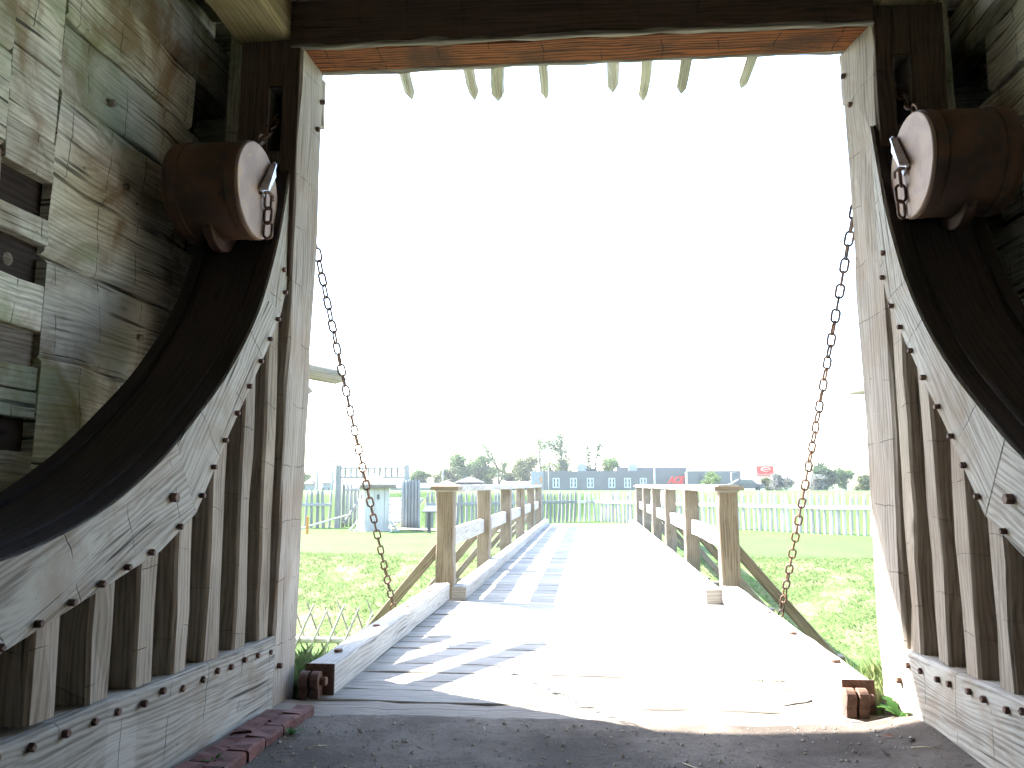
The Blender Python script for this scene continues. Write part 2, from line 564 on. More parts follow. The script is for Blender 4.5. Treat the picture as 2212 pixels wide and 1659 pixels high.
M['steel'] = mottled('dull_steel', (.42, .41, .43), (.55, .54, .56), scale=12, rough=.45, metal=.6, spots=(.30, .22, .18))
M['brick'] = mottled('old_red_brick', (.075, .026, .021), (.14, .048, .037), scale=13, rough=.95, bump=.6, spots=(.10, .06, .05), dist=.006)
M['dirt'] = dirt_mat()
M['grass'] = grass_mat()
M['blade'] = leafmat('grass_blade', (.075, .145, .038), (.23, .25, .12))
M['weed'] = leafmat('weed_leaf', (.025, .075, .012), (.05, .12, .022))
M['straw'] = mottled('dry_straw', (.50, .44, .30), (.62, .56, .40), scale=20)
M['leaf_a'] = leafmat('spring_leaf', (.065, .11, .035), (.125, .175, .06))
M['leaf_b'] = leafmat('olive_leaf', (.08, .10, .045), (.15, .16, .075))
M['leaf_c'] = leafmat('dark_leaf', (.045, .08, .035), (.09, .125, .055))
M['blossom'] = leafmat('pale_blossom', (.10, .11, .09), (.27, .27, .25))
M['bark'] = mottled('grey_bark', (.065, .06, .055), (.11, .10, .09), scale=3, rough=.95)
M['white'] = wood('white_painted_board', (.43, .41, .37), (.30, .285, .26), crack=.5, tintr=.05, ring=.1)
M['whiteroof'] = mottled('white_shingle', (.13, .115, .09), (.17, .155, .125), scale=8)
M['gravel'] = mottled('pale_gravel', (.32, .29, .25), (.42, .39, .34), scale=9, rough=.95, bump=.5)
M['bld'] = mottled('grey_stucco', (.105, .105, .10), (.12, .12, .114), scale=.3, rough=.9, bump=.05)
M['bldw'] = flat('pale_stucco', (.20, .21, .215))
M['winw'] = flat('window_frame_white', (.35, .38, .38))
M['glass'] = flat('window_glass', (.05, .07, .08), rough=.15)
M['red'] = flat('sign_red', (.52, .035, .018))
M['cream'] = flat('sign_cream', (.40, .36, .28))
M['pole'] = flat('galvanised_pole', (.22, .24, .25), rough=.5, metal=.3)
M['roofd'] = flat('dark_shingle_roof', (.03, .033, .04))
M['roofb'] = flat('pale_metal_roof', (.12, .16, .19))
M['brown'] = flat('brown_roof', (.055, .04, .036))
M['brown2'] = mottled('dead_leaf_brown', (.16, .085, .05), (.25, .14, .085), scale=30)
M['orange'] = wood('fresh_orange_timber', (.45, .20, .05), (.26, .11, .03), tintr=.05)
M['black'] = flat('black_panel', (.03, .03, .035), rough=.4)
M['carp'] = flat('car_paint', (.05, .055, .07), rough=.25, metal=.3)
M['tyre'] = flat('tyre_rubber', (.02, .02, .02))

# ------------------------------------------------------------------ terrain
def fence_y(x):
    P = [(-60, 30.2), (-10.2, 31), (-7.3, 31), (0.1, 38), (9.7, 27), (13.5, 22.8), (60, 22.8)]
    for (a, b), (c, d) in zip(P, P[1:]):
        if a <= x <= c: return b + (d - b) * (x - a) / (c - a)
    return P[0][1] if x < P[0][0] else P[-1][1]
def sst(t):
    t = max(0.0, min(1.0, t)); return t * t * (3 - 2 * t)
def ground_z(x, y):
    if y < 4.2: return 0.03 * (4.0 - max(y, -6.0)) - 0.09
    if y < 4.95: z = -0.07
    elif y < 6.6: z = -0.07 - 1.33 * sst((y - 4.95) / 1.65)
    elif y < 12.4: z = -1.4
    else:
        z = -1.4 + 1.04 * sst((y - 12.3) / 4.6)
        if y > 17: z = -0.36 - 0.20 * min(1, (y - 17) / 12)
    fy = fence_y(x)
    if y > fy + 1.0:
        t = sst((y - fy - 1.0) / 3.6)
        ztop = 0.72
        gap = 1.0
        if -11 < x < -7.2 and y < 48: gap = sst((abs(x + 8.9) - .6) / 1.0)
        z = z + (ztop - z) * t * gap
    if y > 62:
        z = 0.72 - 1.6 * sst((y - 62) / 25)
    if 4.95 < y < 62:
        s = 0.05 if 12.2 < y < 17 else 0.018
        z += s * (mnoise.noise(Vector((x * 1.3, y * 1.3, 0))) + .6 * mnoise.noise(Vector((x * 3.1, y * 3.1, 4))))
    return z
def span(a, b, st):
    n = max(1, round((b - a) / st)); return [a + (b - a) * i / n for i in range(n)]
xs = [-700, -400, -250, -160] + span(-110, -24, 7) + span(-24, -8, .8) + span(-8, 14, .32) + span(14, 30, 1.5) + span(30, 120, 9) + [120, 180, 260, 420, 700]
ys = [-120, -60, -30, -14] + span(-8, 4, 1.2) + [4.0, 4.19, 4.21, 4.6] + span(4.95, 6.8, .2) + span(6.8, 12, .45) + span(12, 17.4, .22) + span(17.4, 26, .6) + span(26, 46, .45) + span(46, 64, 2) + span(64, 90, 5) + [90, 120, 170, 240, 400, 700, 1300]
g_ = MB()
nx = len(xs)
vs = [Vector((x, y, ground_z(x, y))) for y in ys for x in xs]
fs = [[j * nx + i, j * nx + i + 1, (j + 1) * nx + i + 1, (j + 1) * nx + i] for j in range(len(ys) - 1) for i in range(nx - 1)]
g_.add(vs, fs, smooth=True)
tag(g_.build('ground', M['grass']), kind='structure')

# packed dirt floor of the passage, feathering over the threshold timber
d_ = MB()
def dirt_z(x, y):
    z = 0.032 * (3.97 - y) + .007 * mnoise.noise(Vector((x * 2.1, y * 2.1, 1))) + .004 * mnoise.noise(Vector((x * 7, y * 7, 2)))
    z += .03 * sst((x - .55) / .9) * sst((y - 3.2) / .7) + .012 * math.exp(-((x + .2) / .8) ** 2) * sst((y - 3.5) / .5)
    z += .05 * sst((abs(x + .08) - 1.28) / .35) * (1 if x > 0 else .35)
    if y > 4.02: z -= .25 * (y - 4.02)
    return z
dxs = [-2.5 + 5.0 * i / 90 for i in range(91)]
dys = span(-7.9, 2.0, .4) + span(2.0, 4.3, .04)
nx = len(dxs)
vs = [Vector((x, y, dirt_z(x, y))) for y in dys for x in dxs]
fs = [[j * nx + i, j * nx + i + 1, (j + 1) * nx + i + 1, (j + 1) * nx + i] for j in range(len(dys) - 1) for i in range(nx - 1)]
d_.add(vs, fs, smooth=True)
tag(d_.build('dirt_floor', M['dirt']), kind='structure')

# ------------------------------------------------------------------ passage: side walls, ceiling
XL, XR, XC = -1.66, 1.50, -0.08
def log_wall(side):
    wx = -2.3 if side < 0 else 2.14
    root = thing('log_wall', (wx, 1.5, 0), '', 'wall')
    levels = [-.05, .40, .82, 1.235, 1.68, 2.11, 2.49, 2.88, 3.22, 3.55, 3.92, 4.25]
    colm = 3.03
    hb = 0.42
    cx = wx + side * hb / 2
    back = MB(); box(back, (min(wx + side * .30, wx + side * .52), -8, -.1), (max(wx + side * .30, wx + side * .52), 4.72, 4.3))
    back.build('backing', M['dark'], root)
    for i, (a, b) in enumerate(zip(levels, levels[1:])):
        r = rnd.uniform(-.012, .012)
        y1 = 4.16 if (i % 2 == 0 and 2.0 < a < 3.8) else 4.40 if a > 3.8 else 4.72
        m = MB()
        beam(m, (cx + r, colm + .006, (a + b) / 2), (cx + r, y1, (a + b) / 2), hb, (b - a) - .012, seg=.22, jit=.006, ch=.016)
        m.build('log', M['log'], root)
        m = MB()
        beam(m, (cx + r * -1, -8, (a + b) / 2), (cx - r, 2.74, (a + b) / 2), hb, (b - a) - .012, seg=.35, jit=.006, ch=.016)
        m.build('log', M['log'], root)
    # notched column of interlocking cross-timber ends, with dark blocks painting the shade of some gaps
    col = [(-.05, .45, 0), (.45, .62, 1), (.62, .80, 0), (.80, .94, 1), (.94, 1.285, 0), (1.285, 1.42, 1), (1.42, 1.535, 0), (1.535, 1.64, 0), (1.64, 1.79, 2), (1.79, 1.99, 0), (1.99, 2.16, 1),
           (2.16, 2.275, 0), (2.275, 2.44, 3), (2.44, 2.62, 0), (2.62, 2.69, 0), (2.69, 2.93, 0), (2.93, 3.0, 0), (3.0, 3.3, 0), (3.3, 3.62, 0), (3.62, 4.25, 0)]
    for a, b, h in col:
        m = MB()
        if h == 0:
            q = rnd.uniform(-.003, .006)
            e = 0
            beam(m, (cx - side * q, 2.745, (a + b) / 2), (cx - side * q, colm + e, (a + b) / 2), hb, b - a - .006, seg=.1, jit=.003, ch=.004)
            m.build('timber_end', M['log'], root)
        else:
            rec = .05 if h != 2 else .03
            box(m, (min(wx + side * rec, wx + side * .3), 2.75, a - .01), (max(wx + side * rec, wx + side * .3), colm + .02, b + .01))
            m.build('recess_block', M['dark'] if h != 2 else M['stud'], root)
            if h == 1:
                m = MB(); rr = (b - a) * .36
                pole(m, (wx + side * .2, 2.885, (a + b) / 2 - .01), (wx + side * .036, 2.87, (a + b) / 2 - .01), rr, rr * .85, n=12, tip=.03)
                m.build('log_end', M['stud'], root)
    eb = MB(); ea = wx + side * .5; ec = -2.02 if side < 0 else 1.87
    box(eb, (min(ea, ec), 4.725, -.1), (max(ea, ec), 4.76, 4.3), axis=2); eb.build('end_board', M['dark'], root)  # dark board added to stop light leaking past the wall end
    pm = MB()
    for y, z in ((3.55, 2.63), (3.2, 1.02), (3.75, 1.9), (3.4, 3.0)):
        pole(pm, (wx + side * .05, y, z), (wx - side * .012, y, z), .022, .02, n=8, seg=9)
    pm.build_each('peg', M['stud'], root)
    if side < 0:
        root['label'] = 'mossy hewn-log wall with notched timber ends and dark square gaps, left of the gate passage'
    else:
        root['label'] = 'dim hewn-log wall behind the dark drum, right of the gate passage'
    return root
log_wall(-1); log_wall(1)

root = thing('plank_ceiling', (XC, 0, 3.95), 'dark plank ceiling of the gate passage above the lintel', 'ceiling')
for k in range(18):
    x = -2.5 + k * .275
    m = MB(); beam(m, (x + .13, -8, 4.06), (x + .13, 4.35, 4.06), .27, .1, seg=1.2)
    m.build('plank', M['stud'], root)
for sx, lab in ((-1, 'mossy squared ceiling beam ending over the left gate post'), (1, 'mossy squared ceiling beam ending over the right gate post')):
    x0, x1 = (-2.03, -1.70) if sx < 0 else (1.55, 1.88)
    m = MB(); beam(m, ((x0 + x1) / 2, -7.5, 3.86), ((x0 + x1) / 2, 4.10, 3.855), x1 - x0, .31, seg=.3, jit=.006, ch=.025)
    tag(m.build('ceiling_beam', M['mossbeam']), lab, 'beam')

rg = thing('rear_gate', (XC, -7.7, 0), 'closed plank doors at the inner end of the gate passage behind the viewer', 'gate')  # unseen planks added to close the rear and darken the passage
for k in range(12):
    m = MB(); beam(m, (-2.3 + .37 * k, -7.7, -.1), (-2.3 + .37 * k, -7.7, 4.05), .36, .08, up=(0, 1, 0), seg=1)
    m.build('plank', M['stud'], rg)

# ------------------------------------------------------------------ gate frame
gf = thing('gate_frame', (XC, 4.2, 0), 'massive hewn timber gate frame with lintel and two tall posts', 'gate frame')
def gate_post(s):
    m = MB()
    xi_b, xi_t = (XL, -1.625) if s < 0 else (XR, 1.535)
    wd = .36
    # post with a mortise for the hoist chain: built from staves round the slot
    def stave(x0, x1, z0, z1):
        xb, xt = (xi_b, xi_t)
        f = lambda z: xb + (xt - xb) * z / 3.65
        c0, c1 = (x0 + x1) / 2, (x0 + x1) / 2
        beam(m, (f(z0) + s * c0, 4.2575, z0), (f(z1) + s * c1, 4.2575, z1), x1 - x0, .325, up=(0, 1, 0), seg=.3, jit=.005, ch=.012, tint=.5)
    xr_b, xr_t = (-1.668, -1.602) if s < 0 else (1.492, 1.470)
    rings = []
    for k in range(16):
        z = -.1 + 3.82 * k / 15; t = z / 3.65
        xf, xr = xi_b + (xi_t - xi_b) * t, xr_b + (xr_t - xr_b) * t
        xo = xi_b + (xi_t - xi_b) * t + s * .105
        rings.append([(xf + s * .012, 4.095, z), (xf, 4.107, z), ((xf + xr) / 2, 4.25, z), (xr, 4.40, z), (xr + s * .014, 4.42, z), (xo, 4.42, z), (xo, 4.095, z)])
    loft(m, rings, jit=.004, tint=.5)
    stave(.105, .185, -.1, 3.03); stave(.105, .185, 3.42, 3.72)
    stave(.185, wd, -.1, 3.72)
    p = m.build('gate_post', M['post'], gf)
    m = MB()
    f = lambda z: xi_b + (xi_t - xi_b) * z / 3.65
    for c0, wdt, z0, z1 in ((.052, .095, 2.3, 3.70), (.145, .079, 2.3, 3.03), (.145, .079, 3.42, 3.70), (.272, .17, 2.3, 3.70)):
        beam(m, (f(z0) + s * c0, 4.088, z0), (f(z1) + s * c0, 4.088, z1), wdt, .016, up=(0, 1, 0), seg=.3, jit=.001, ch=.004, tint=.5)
    m.build('face_board', M['facew'], p)  # thin dark boards added; their colour stands in for shade
    m = MB(); e = (xi_t + xi_b) / 2
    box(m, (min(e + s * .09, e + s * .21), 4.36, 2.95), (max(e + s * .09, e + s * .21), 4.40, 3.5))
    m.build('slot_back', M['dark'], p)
    q = MB()
    for z, y in ((3.27, 4.33), (3.47, 4.385), (.20, 4.16)):
        t = z / 3.65; g = (y - 4.1) / .31
        x = (xi_b + (xi_t - xi_b) * t) * (1 - g) + (xr_b + (xr_t - xr_b) * t) * g
        cyl(q, (x - s * .004, y, z), (1, 0, 0), .015, .036, n=6)
    q.build_each('bolt', M['rust'], p)
    # small cleat at the outer top corner of the jamb
    q = MB(); x = xr_t + s * .008
    beam(q, (x + s * .04, 4.45, 3.34), (x + s * .04, 4.45, 3.64), .07, .06, up=(0, 1, 0), seg=.1)
    q.build('stop_block', M['post'], p)
gate_post(-1); gate_post(1)
m = MB()
beam(m, (-1.69, 4.245, 3.795), (1.54, 4.245, 3.755), .285, .285, seg=.25, jit=.003, ch=.03)
lt = m.build('lintel', M['lintel'], gf)
m = MB()
beam(m, (-2.2, 4.13, 4.02), (2.1, 4.13, 4.02), .2, .17, seg=.4)
m.build('upper_beam', M['stud'], gf)
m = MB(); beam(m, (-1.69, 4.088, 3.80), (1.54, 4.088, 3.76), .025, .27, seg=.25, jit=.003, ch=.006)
m.build('face_board', M['facew'], lt)  # dark front board, shade put into its colour
for yy, zz, hh in ((4.092, .004, .03), (4.384, .010, .028)):
    m = MB(); beam(m, (-1.69, yy, 3.655 + zz), (1.54, yy, 3.615 + zz), .032, hh, seg=.14, jit=.004, ch=.006)
    m.build('worn_edge', M['stake'], lt)
m = MB(); beam(m, (-1.75, 4.02, -.09), (1.62, 4.02, -.09), .52, .18, seg=.12, jit=.004, ch=.012)
m.build('threshold', M['sill'], gf)

# ------------------------------------------------------------------ curved counterweight track frames
PROFILE = [(4.115, 3.04), (4.04, 2.72), (3.94, 2.41), (3.745, 2.02), (3.46, 1.68), (3.18, 1.44), (2.91, 1.24), (2.6, 1.075), (2.3, .975), (2.05, .925), (1.7, .88), (1.3, .86), (1.0, .855)]
def dense(P, k=4):
    out = []
    n = len(P)
    for i in range(n - 1):
        p0, p1, p2, p3 = P[max(i - 1, 0)], P[i], P[i + 1], P[min(i + 2, n - 1)]
        for j in range(k):
            t = j / k
            out.append(tuple(.5 * (2 * p1[c] + (p2[c] - p0[c]) * t + (2 * p0[c] - 5 * p1[c] + 4 * p2[c] - p3[c]) * t * t + (3 * p1[c] - p0[c] - 3 * p2[c] + p3[c]) * t ** 3) for c in (0, 1)))
    return out + [P[-1]]
PD = dense(PROFILE)
LOWER = [[(4.115, 3.04), (4.115, 2.3), (4.03, 2.08)], [(4.03, 2.08), (3.85, 1.83), (3.49, 1.40), (3.205, 1.03)], [(3.205, 1.03), (2.946, .896), (2.352, .735), (2.05, .655), (1.0, .52)]]
CUTS = [(4.115, 2.0), (3.05, 1.0)]
def btop(y): return .36 + .045 * (4.1 - y)
def track_frame(s):
    X = XL if s < 0 else XR
    root = thing('track_frame', (X, 3.0, 0), '', 'track frame')
    root['label'] = ('left curved timber counterweight track, bolted over a row of upright studs' if s < 0 else 'right curved timber counterweight track rising to the drum at the right post')
    P = lambda y, z, d: Vector((X + s * d, y, z))
    # low sill beam
    m = MB(); yy = [4.085, 3.2, 2.3, 1.0]
    c = X + s * .11
    beam(m, (c, 4.085, btop(4.1) / 2 - .08), (c, 1.0, btop(1.0) / 2 - .05), .22, .52, seg=.2, jit=.004, ch=.012)
    sb = m.build('sill_beam', M['hewn'], root)
    b = MB()
    y = 4.02
    while y > 1.2:
        bolt(b, (X, y + rnd.uniform(-.02, .02), btop(y) - .055 + rnd.uniform(-.015, .01)), (-s, 0, 0), r=.014)
        y -= .145
    b.build_each('bolt', M['rust'], sb)
    # upright studs
    for k in range(11):
        y0 = 4.075 - .275 * k
        yc = y0 - .0625 + rnd.uniform(-.012, .012)
        # height of the arch underside at yc
        zt = None
        for seg in LOWER:
            for (ya, za), (yb, zb) in zip(seg, seg[1:]):
                if yb <= yc <= ya and ya > yb: zt = za + (zb - za) * (ya - yc) / (ya - yb)
        if zt is None: zt = .6
        m = MB()
        beam(m, (X + s * .105, yc, btop(yc) - .01), (X + s * .105, yc, zt + .07), .15, .125, up=(0, 1, 0), seg=.22, jit=.0035, ch=.012)
        m.build('stud', M['stud'], root)
    # arch: three jointed hewn segments, face outline extruded
    def upto(pts, ya, yb): return [p for p in pts if yb <= p[0] <= ya]
    segs = []
    lim = [(5, 3.80), (3.80, 3.02), (3.02, .9)]
    joints = [((3.80, None), (4.03, 2.08)), ((3.02, None), (3.205, 1.03))]
    def pz(y):
        for (a, b), (c2, d2) in zip(PD, PD[1:]):
            if c2 <= y <= a and a > c2: return b + (d2 - b) * (a - y) / (a - c2)
        return PD[-1][1]
    for i in range(3):
        hi, lo = lim[i]
        up_ = [(y, z) for y, z in PD if lo < y < hi]
        if i > 0: up_.insert(0, (hi, pz(hi)))
        if i < 2: up_.append((lo, pz(lo)))
        low = LOWER[i]
        poly = up_ + [p for p in reversed(low)]
        if i == 0: poly = up_ + [p for p in reversed(low)][:-1]
        # small gap at the joints
        cy = sum(p[0] for p in poly) / len(poly); cz = sum(p[1] for p in poly) / len(poly)
        m = MB()
        ang = [math.radians(80), math.radians(52), math.radians(24)][i]
        n = len(poly)
        off = rnd.uniform(.0, .006)
        ou, ov = rnd.uniform(0, 30), rnd.uniform(0, 30)
        ca, sa = math.cos(ang), math.sin(ang)
        fuv = [(ou + p[0] * ca + p[1] * sa, ov - p[0] * sa + p[1] * ca) for p in poly]
        v0 = [P(y, z, off) for y, z in poly]; v1 = [P(y, z, .13) for y, z in poly]
        fcs = [list(range(n)) if s > 0 else list(range(n))[::-1]]
        uvs = [[fuv[k] for k in fcs[0]]]
        for k in range(n):
            j = (k + 1) % n
            f = [k, n + k, n + j, j] if s > 0 else [k, j, n + j, n + k]
            l = math.hypot(poly[j][0] - poly[k][0], poly[j][1] - poly[k][1])
            fcs.append(f)
            q = {k: (fuv[k][0], fuv[k][1]), j: fuv[j], n + k: (fuv[k][0], fuv[k][1] + .13), n + j: (fuv[j][0], fuv[j][1] + .13)}
            uvs.append([q[t] for t in f])
        m.add(v0 + v1, fcs, uvs, tint=[.25, .45, .7][i])
        a = m.build('arch_timber', M['hewn'], root)
        bm_ = MB()
        for (ya, za), (yb, zb) in zip(low, low[1:]):
            L = math.hypot(ya - yb, za - zb)
            k = max(1, int(L / .15))
            for t in range(k):
                f = (t + .5) / k
                yy, zz = ya + (yb - ya) * f, za + (zb - za) * f
                if i == 0 and zz > 2.3: continue
                ny, nz = (zb - za) / L, -(yb - ya) / L
                if nz < 0: ny, nz = -ny, -nz
                bolt(bm_, (X + s * off, yy + ny * .022 - (0.0), zz + nz * .022), (-s, 0, 0), r=.0125, L=.026)
        if i == 2: bolt(bm_, (X + s * off, 3.005, 1.10), (-s, 0, 0), r=.021, L=.03)
        if i == 0: bolt(bm_, (X + s * off, 4.03, 2.32), (-s, 0, 0), r=.014)
        bm_.build_each('bolt', M['rust'], a)
    # joint lines are real gaps; the dark running surface lies behind the face
    def strip(d0, d1, dz, th):
        m = MB()
        n = len(PD)
        nrm = []
        for i in range(n):
            a, b2 = PD[max(i - 1, 0)], PD[min(i + 1, n - 1)]
            ty, tz = b2[0] - a[0], b2[1] - a[1]
            L = math.hypot(ty, tz)
            nrm.append((tz / L, -ty / L))
        # normal should point to the inside of the bowl (towards -y, +z)
        nrm = [(-abs(a) if a > 0 else a, abs(b2)) for a, b2 in nrm]
        ring = lambda i: [P(PD[i][0] + nrm[i][0] * q, PD[i][1] + nrm[i][1] * q, d) for d, q in ((d0, dz), (d1, dz), (d1, dz - th), (d0, dz - th))]
        vs, fs, uvs = [], [], []
        L = 0
        for i in range(n): vs += ring(i)
        for i in range(n - 1):
            l = math.hypot(PD[i + 1][0] - PD[i][0], PD[i + 1][1] - PD[i][1])
            for k in range(4):
                j = (k + 1) % 4
                f = [i * 4 + k, i * 4 + j, (i + 1) * 4 + j, (i + 1) * 4 + k]
                fs.append(f if s > 0 else f[::-1])
                w_ = [0, .4, .45, .85, .9]
                q = [(L, w_[k]), (L, w_[k + 1]), (L + l, w_[k + 1]), (L + l, w_[k])]
                uvs.append(q if s > 0 else q[::-1])
            L += l
        fs.append([0, 1, 2, 3]); uvs.append([(0, 0)] * 4)
        fs.append([n * 4 - 4, n * 4 - 3, n * 4 - 2, n * 4 - 1]); uvs.append([(0, 0)] * 4)
        m.add(vs, fs, uvs)
        return m
    strip(.018, .46, .006, .05).build('track_plate', M['dark'], root)
    strip(.10, .125, .018, .02).build('guide_rail', M['dark'], root)
    strip(.39, .45, .03, .03).build('guide_rail', M['dark'], root)
    return root
track_frame(-1); track_frame(1)

# ------------------------------------------------------------------ counterweight drums
def drum(s):
    X = (-1.72 if s < 0 else 1.565)
    c = Vector((X, 3.775, 2.675))
    root = thing('counterweight_drum', c, '', 'drum')
    root['label'] = ('rust-brown counterweight drum with pale end plate beside the left gate post' if s < 0 else 'dark counterweight drum with pale end plate beside the right gate post')
    m = MB()
    cyl(m, c + Vector((s * .195, 0, 0)), (1, 0, 0), .25, .38, n=48, smooth=False)
    d = m.build('drum_body', M['drum'], root)
    for p in d.data.polygons: p.use_smooth = len(p.vertices) == 4
    m = MB()
    for o in (.03, .33):
        cyl(m, c + Vector((s * o, 0, 0)), (1, 0, 0), .255, .05, n=48, ch=.003)
    m.build_each('hoop', M['drum'], root)
    m = MB(); cyl(m, c + Vector((-s * .003, 0, 0)), (1, 0, 0), .249, .02, n=48, ch=.004)
    m.build('end_plate', M['face'], root)
    m = MB(); cyl(m, c + Vector((s * .20, .02, -.16)), (1, 0, 0), .155, .05, n=40)
    m.build('flange', M['drum'], root)
    # angle-iron bracket on the end plate, with a ring and three hanging links
    a0 = Vector((X - s * .02, c.y + .00, c.z + .0)); a1 = Vector((X - s * .02, c.y + .15, c.z + .22))
    dr = (a1 - a0).normalized(); nr = Vector((0, dr.z, -dr.y))
    m = MB()
    pl = [(a0, .0), (a0 + nr * .055 + dr * .0, 0), (a1 + nr * .06 - dr * .05, 0), (a1, 0)]
    tp = [p for p, _ in pl]
    ex = Vector((-s * .05, 0, 0))
    vs = tp + [p + Vector((-s * .012, 0, 0)) for p in tp]
    fcs = [[0, 1, 2, 3], [7, 6, 5, 4], [0, 4, 5, 1], [1, 5, 6, 2], [2, 6, 7, 3], [3, 7, 4, 0]]
    m.add(vs, fcs)
    tp2 = [a0, a1 - dr * .03, a1 - dr * .03 + ex * .6, a0 + ex]
    vs = tp2 + [p - nr * .01 for p in tp2]
    m.add(vs, fcs)
    bk = m.build('bracket', M['steel'], root)
    m = MB()
    r0 = Vector((X - s * .05, c.y + .055, c.z - .0))
    tube(m, [Vector((X, c.y + .0, c.z - .015)), r0 + Vector((0, -.02, .005)), r0 + Vector((-s * .01, .02, 0)), r0 + Vector((0, .045, -.02))], .008)
    z = c.z - .035
    for k in range(3):
        link(m, (X - s * .04, c.y + .06 + .006 * k, z), (0, .05, 1), ((.5, 1, 0), (1, -.2, 0), (1, .5, 0))[k], .105, .056, .0075)
        z -= .078
    m.build('chain_tail', M['rust'], root)
    return root
drum(-1); drum(1)

# ------------------------------------------------------------------ hoist chains
for s, lab in ((-1, 'rusty hoist chain hanging from the left gate post to the drawbridge edge'), (1, 'rusty hoist chain hanging from the right gate post to the drawbridge edge')):
    X = -1.66 if s < 0 else 1.50
    m = MB()
    sx = -1.785 if s < 0 else 1.665
    inner = [(sx - s * .02, 3.80, 2.93), (sx, 4.02, 3.10), (sx, 4.17, 3.26)]
    chain(m, inner)
    pts = []
    A, B = Vector((X + s * .02, 4.33, 2.90)), Vector((X, 6.62, .13))
    for k in range(13):
        t = k / 12
        p = A.lerp(B, t)
        p.z -= .03 * math.sin(math.pi * t)
        pts.append(p)
    chain(m, pts)
    tube(m, [(sx, 4.17, 3.26), (sx, 4.36, 3.2), (X + s * .04, 4.37, 3.0)], .012)
    tag(m.build('hoist_chain', M['chain']), lab, 'chain', 'hoist chains of the drawbridge')

# ------------------------------------------------------------------ drawbridge leaf
db = thing('drawbridge', (XC, 6.1, 0), 'lowered plank drawbridge leaf with two heavy side beams', 'drawbridge')
y = 4.29
k = 0
while y < 7.93:
    wd = min(rnd.choice((.21, .235, .25, .19)), 7.945 - y)
    if wd < .05: break
    m = MB()
    beam(m, (-1.55, y + wd / 2, -.045 + rnd.uniform(-.003, .003)), (1.40, y + wd / 2, -.045 + rnd.uniform(-.003, .003)), wd - rnd.uniform(.006, .012), .09, seg=.3, jit=.002, ch=.006)
    m.build('deck_plank', M['deck'], db)
    y += wd
for s in (-1, 1):
    x0, x1 = (-1.585, -1.425) if s < 0 else (1.262, 1.415)
    m = MB(); beam(m, ((x0 + x1) / 2, 4.30 if s > 0 else 4.38, .078), ((x0 + x1) / 2, 7.95, .09), x1 - x0, .165, seg=.25, jit=.003, ch=.01)
    sb = m.build('side_beam', M['curb'], db)
    m = MB()
    for yy in (4.72, 5.55, 6.4, 7.3):
        cyl(m, ((x0 + x1) / 2 + rnd.uniform(-.02, .02), yy, .168), (0, 0, 1), .026, .02, n=12)
    m.build_each('bolt', M['rust'], sb)
    m = MB()
    xe = (x0 + x1) / 2
    ye = 4.30 if s > 0 else 4.38
    # square iron end cap plate and the knuckle hinge before it
    box(m, (x0 - .003, ye - .012, .0), (x1 + .003, ye - .003, .168))
    m.build('end_cap', M['rust'], sb)
    m = MB()
    xa = xe - .035 if s < 0 else xe - .03
    for q in (-.028, .028):
        cyl(m, (xa + q * 1.1, ye - .05, .085), (1, 0, 0), .052, .05, n=20)
        box(m, (xa + q * 1.1 - .024, ye - .085, -.06), (xa + q * 1.1 + .024, ye - .02, .085), axis=2)
    h = m.build('hinge', M['rust'], db)
    m = MB(); cyl(m, (xa + .07, ye - .05, .085), (1, 0, 0), .024, .04, n=12)
    m.build('hinge_pin', M['rust'], h)

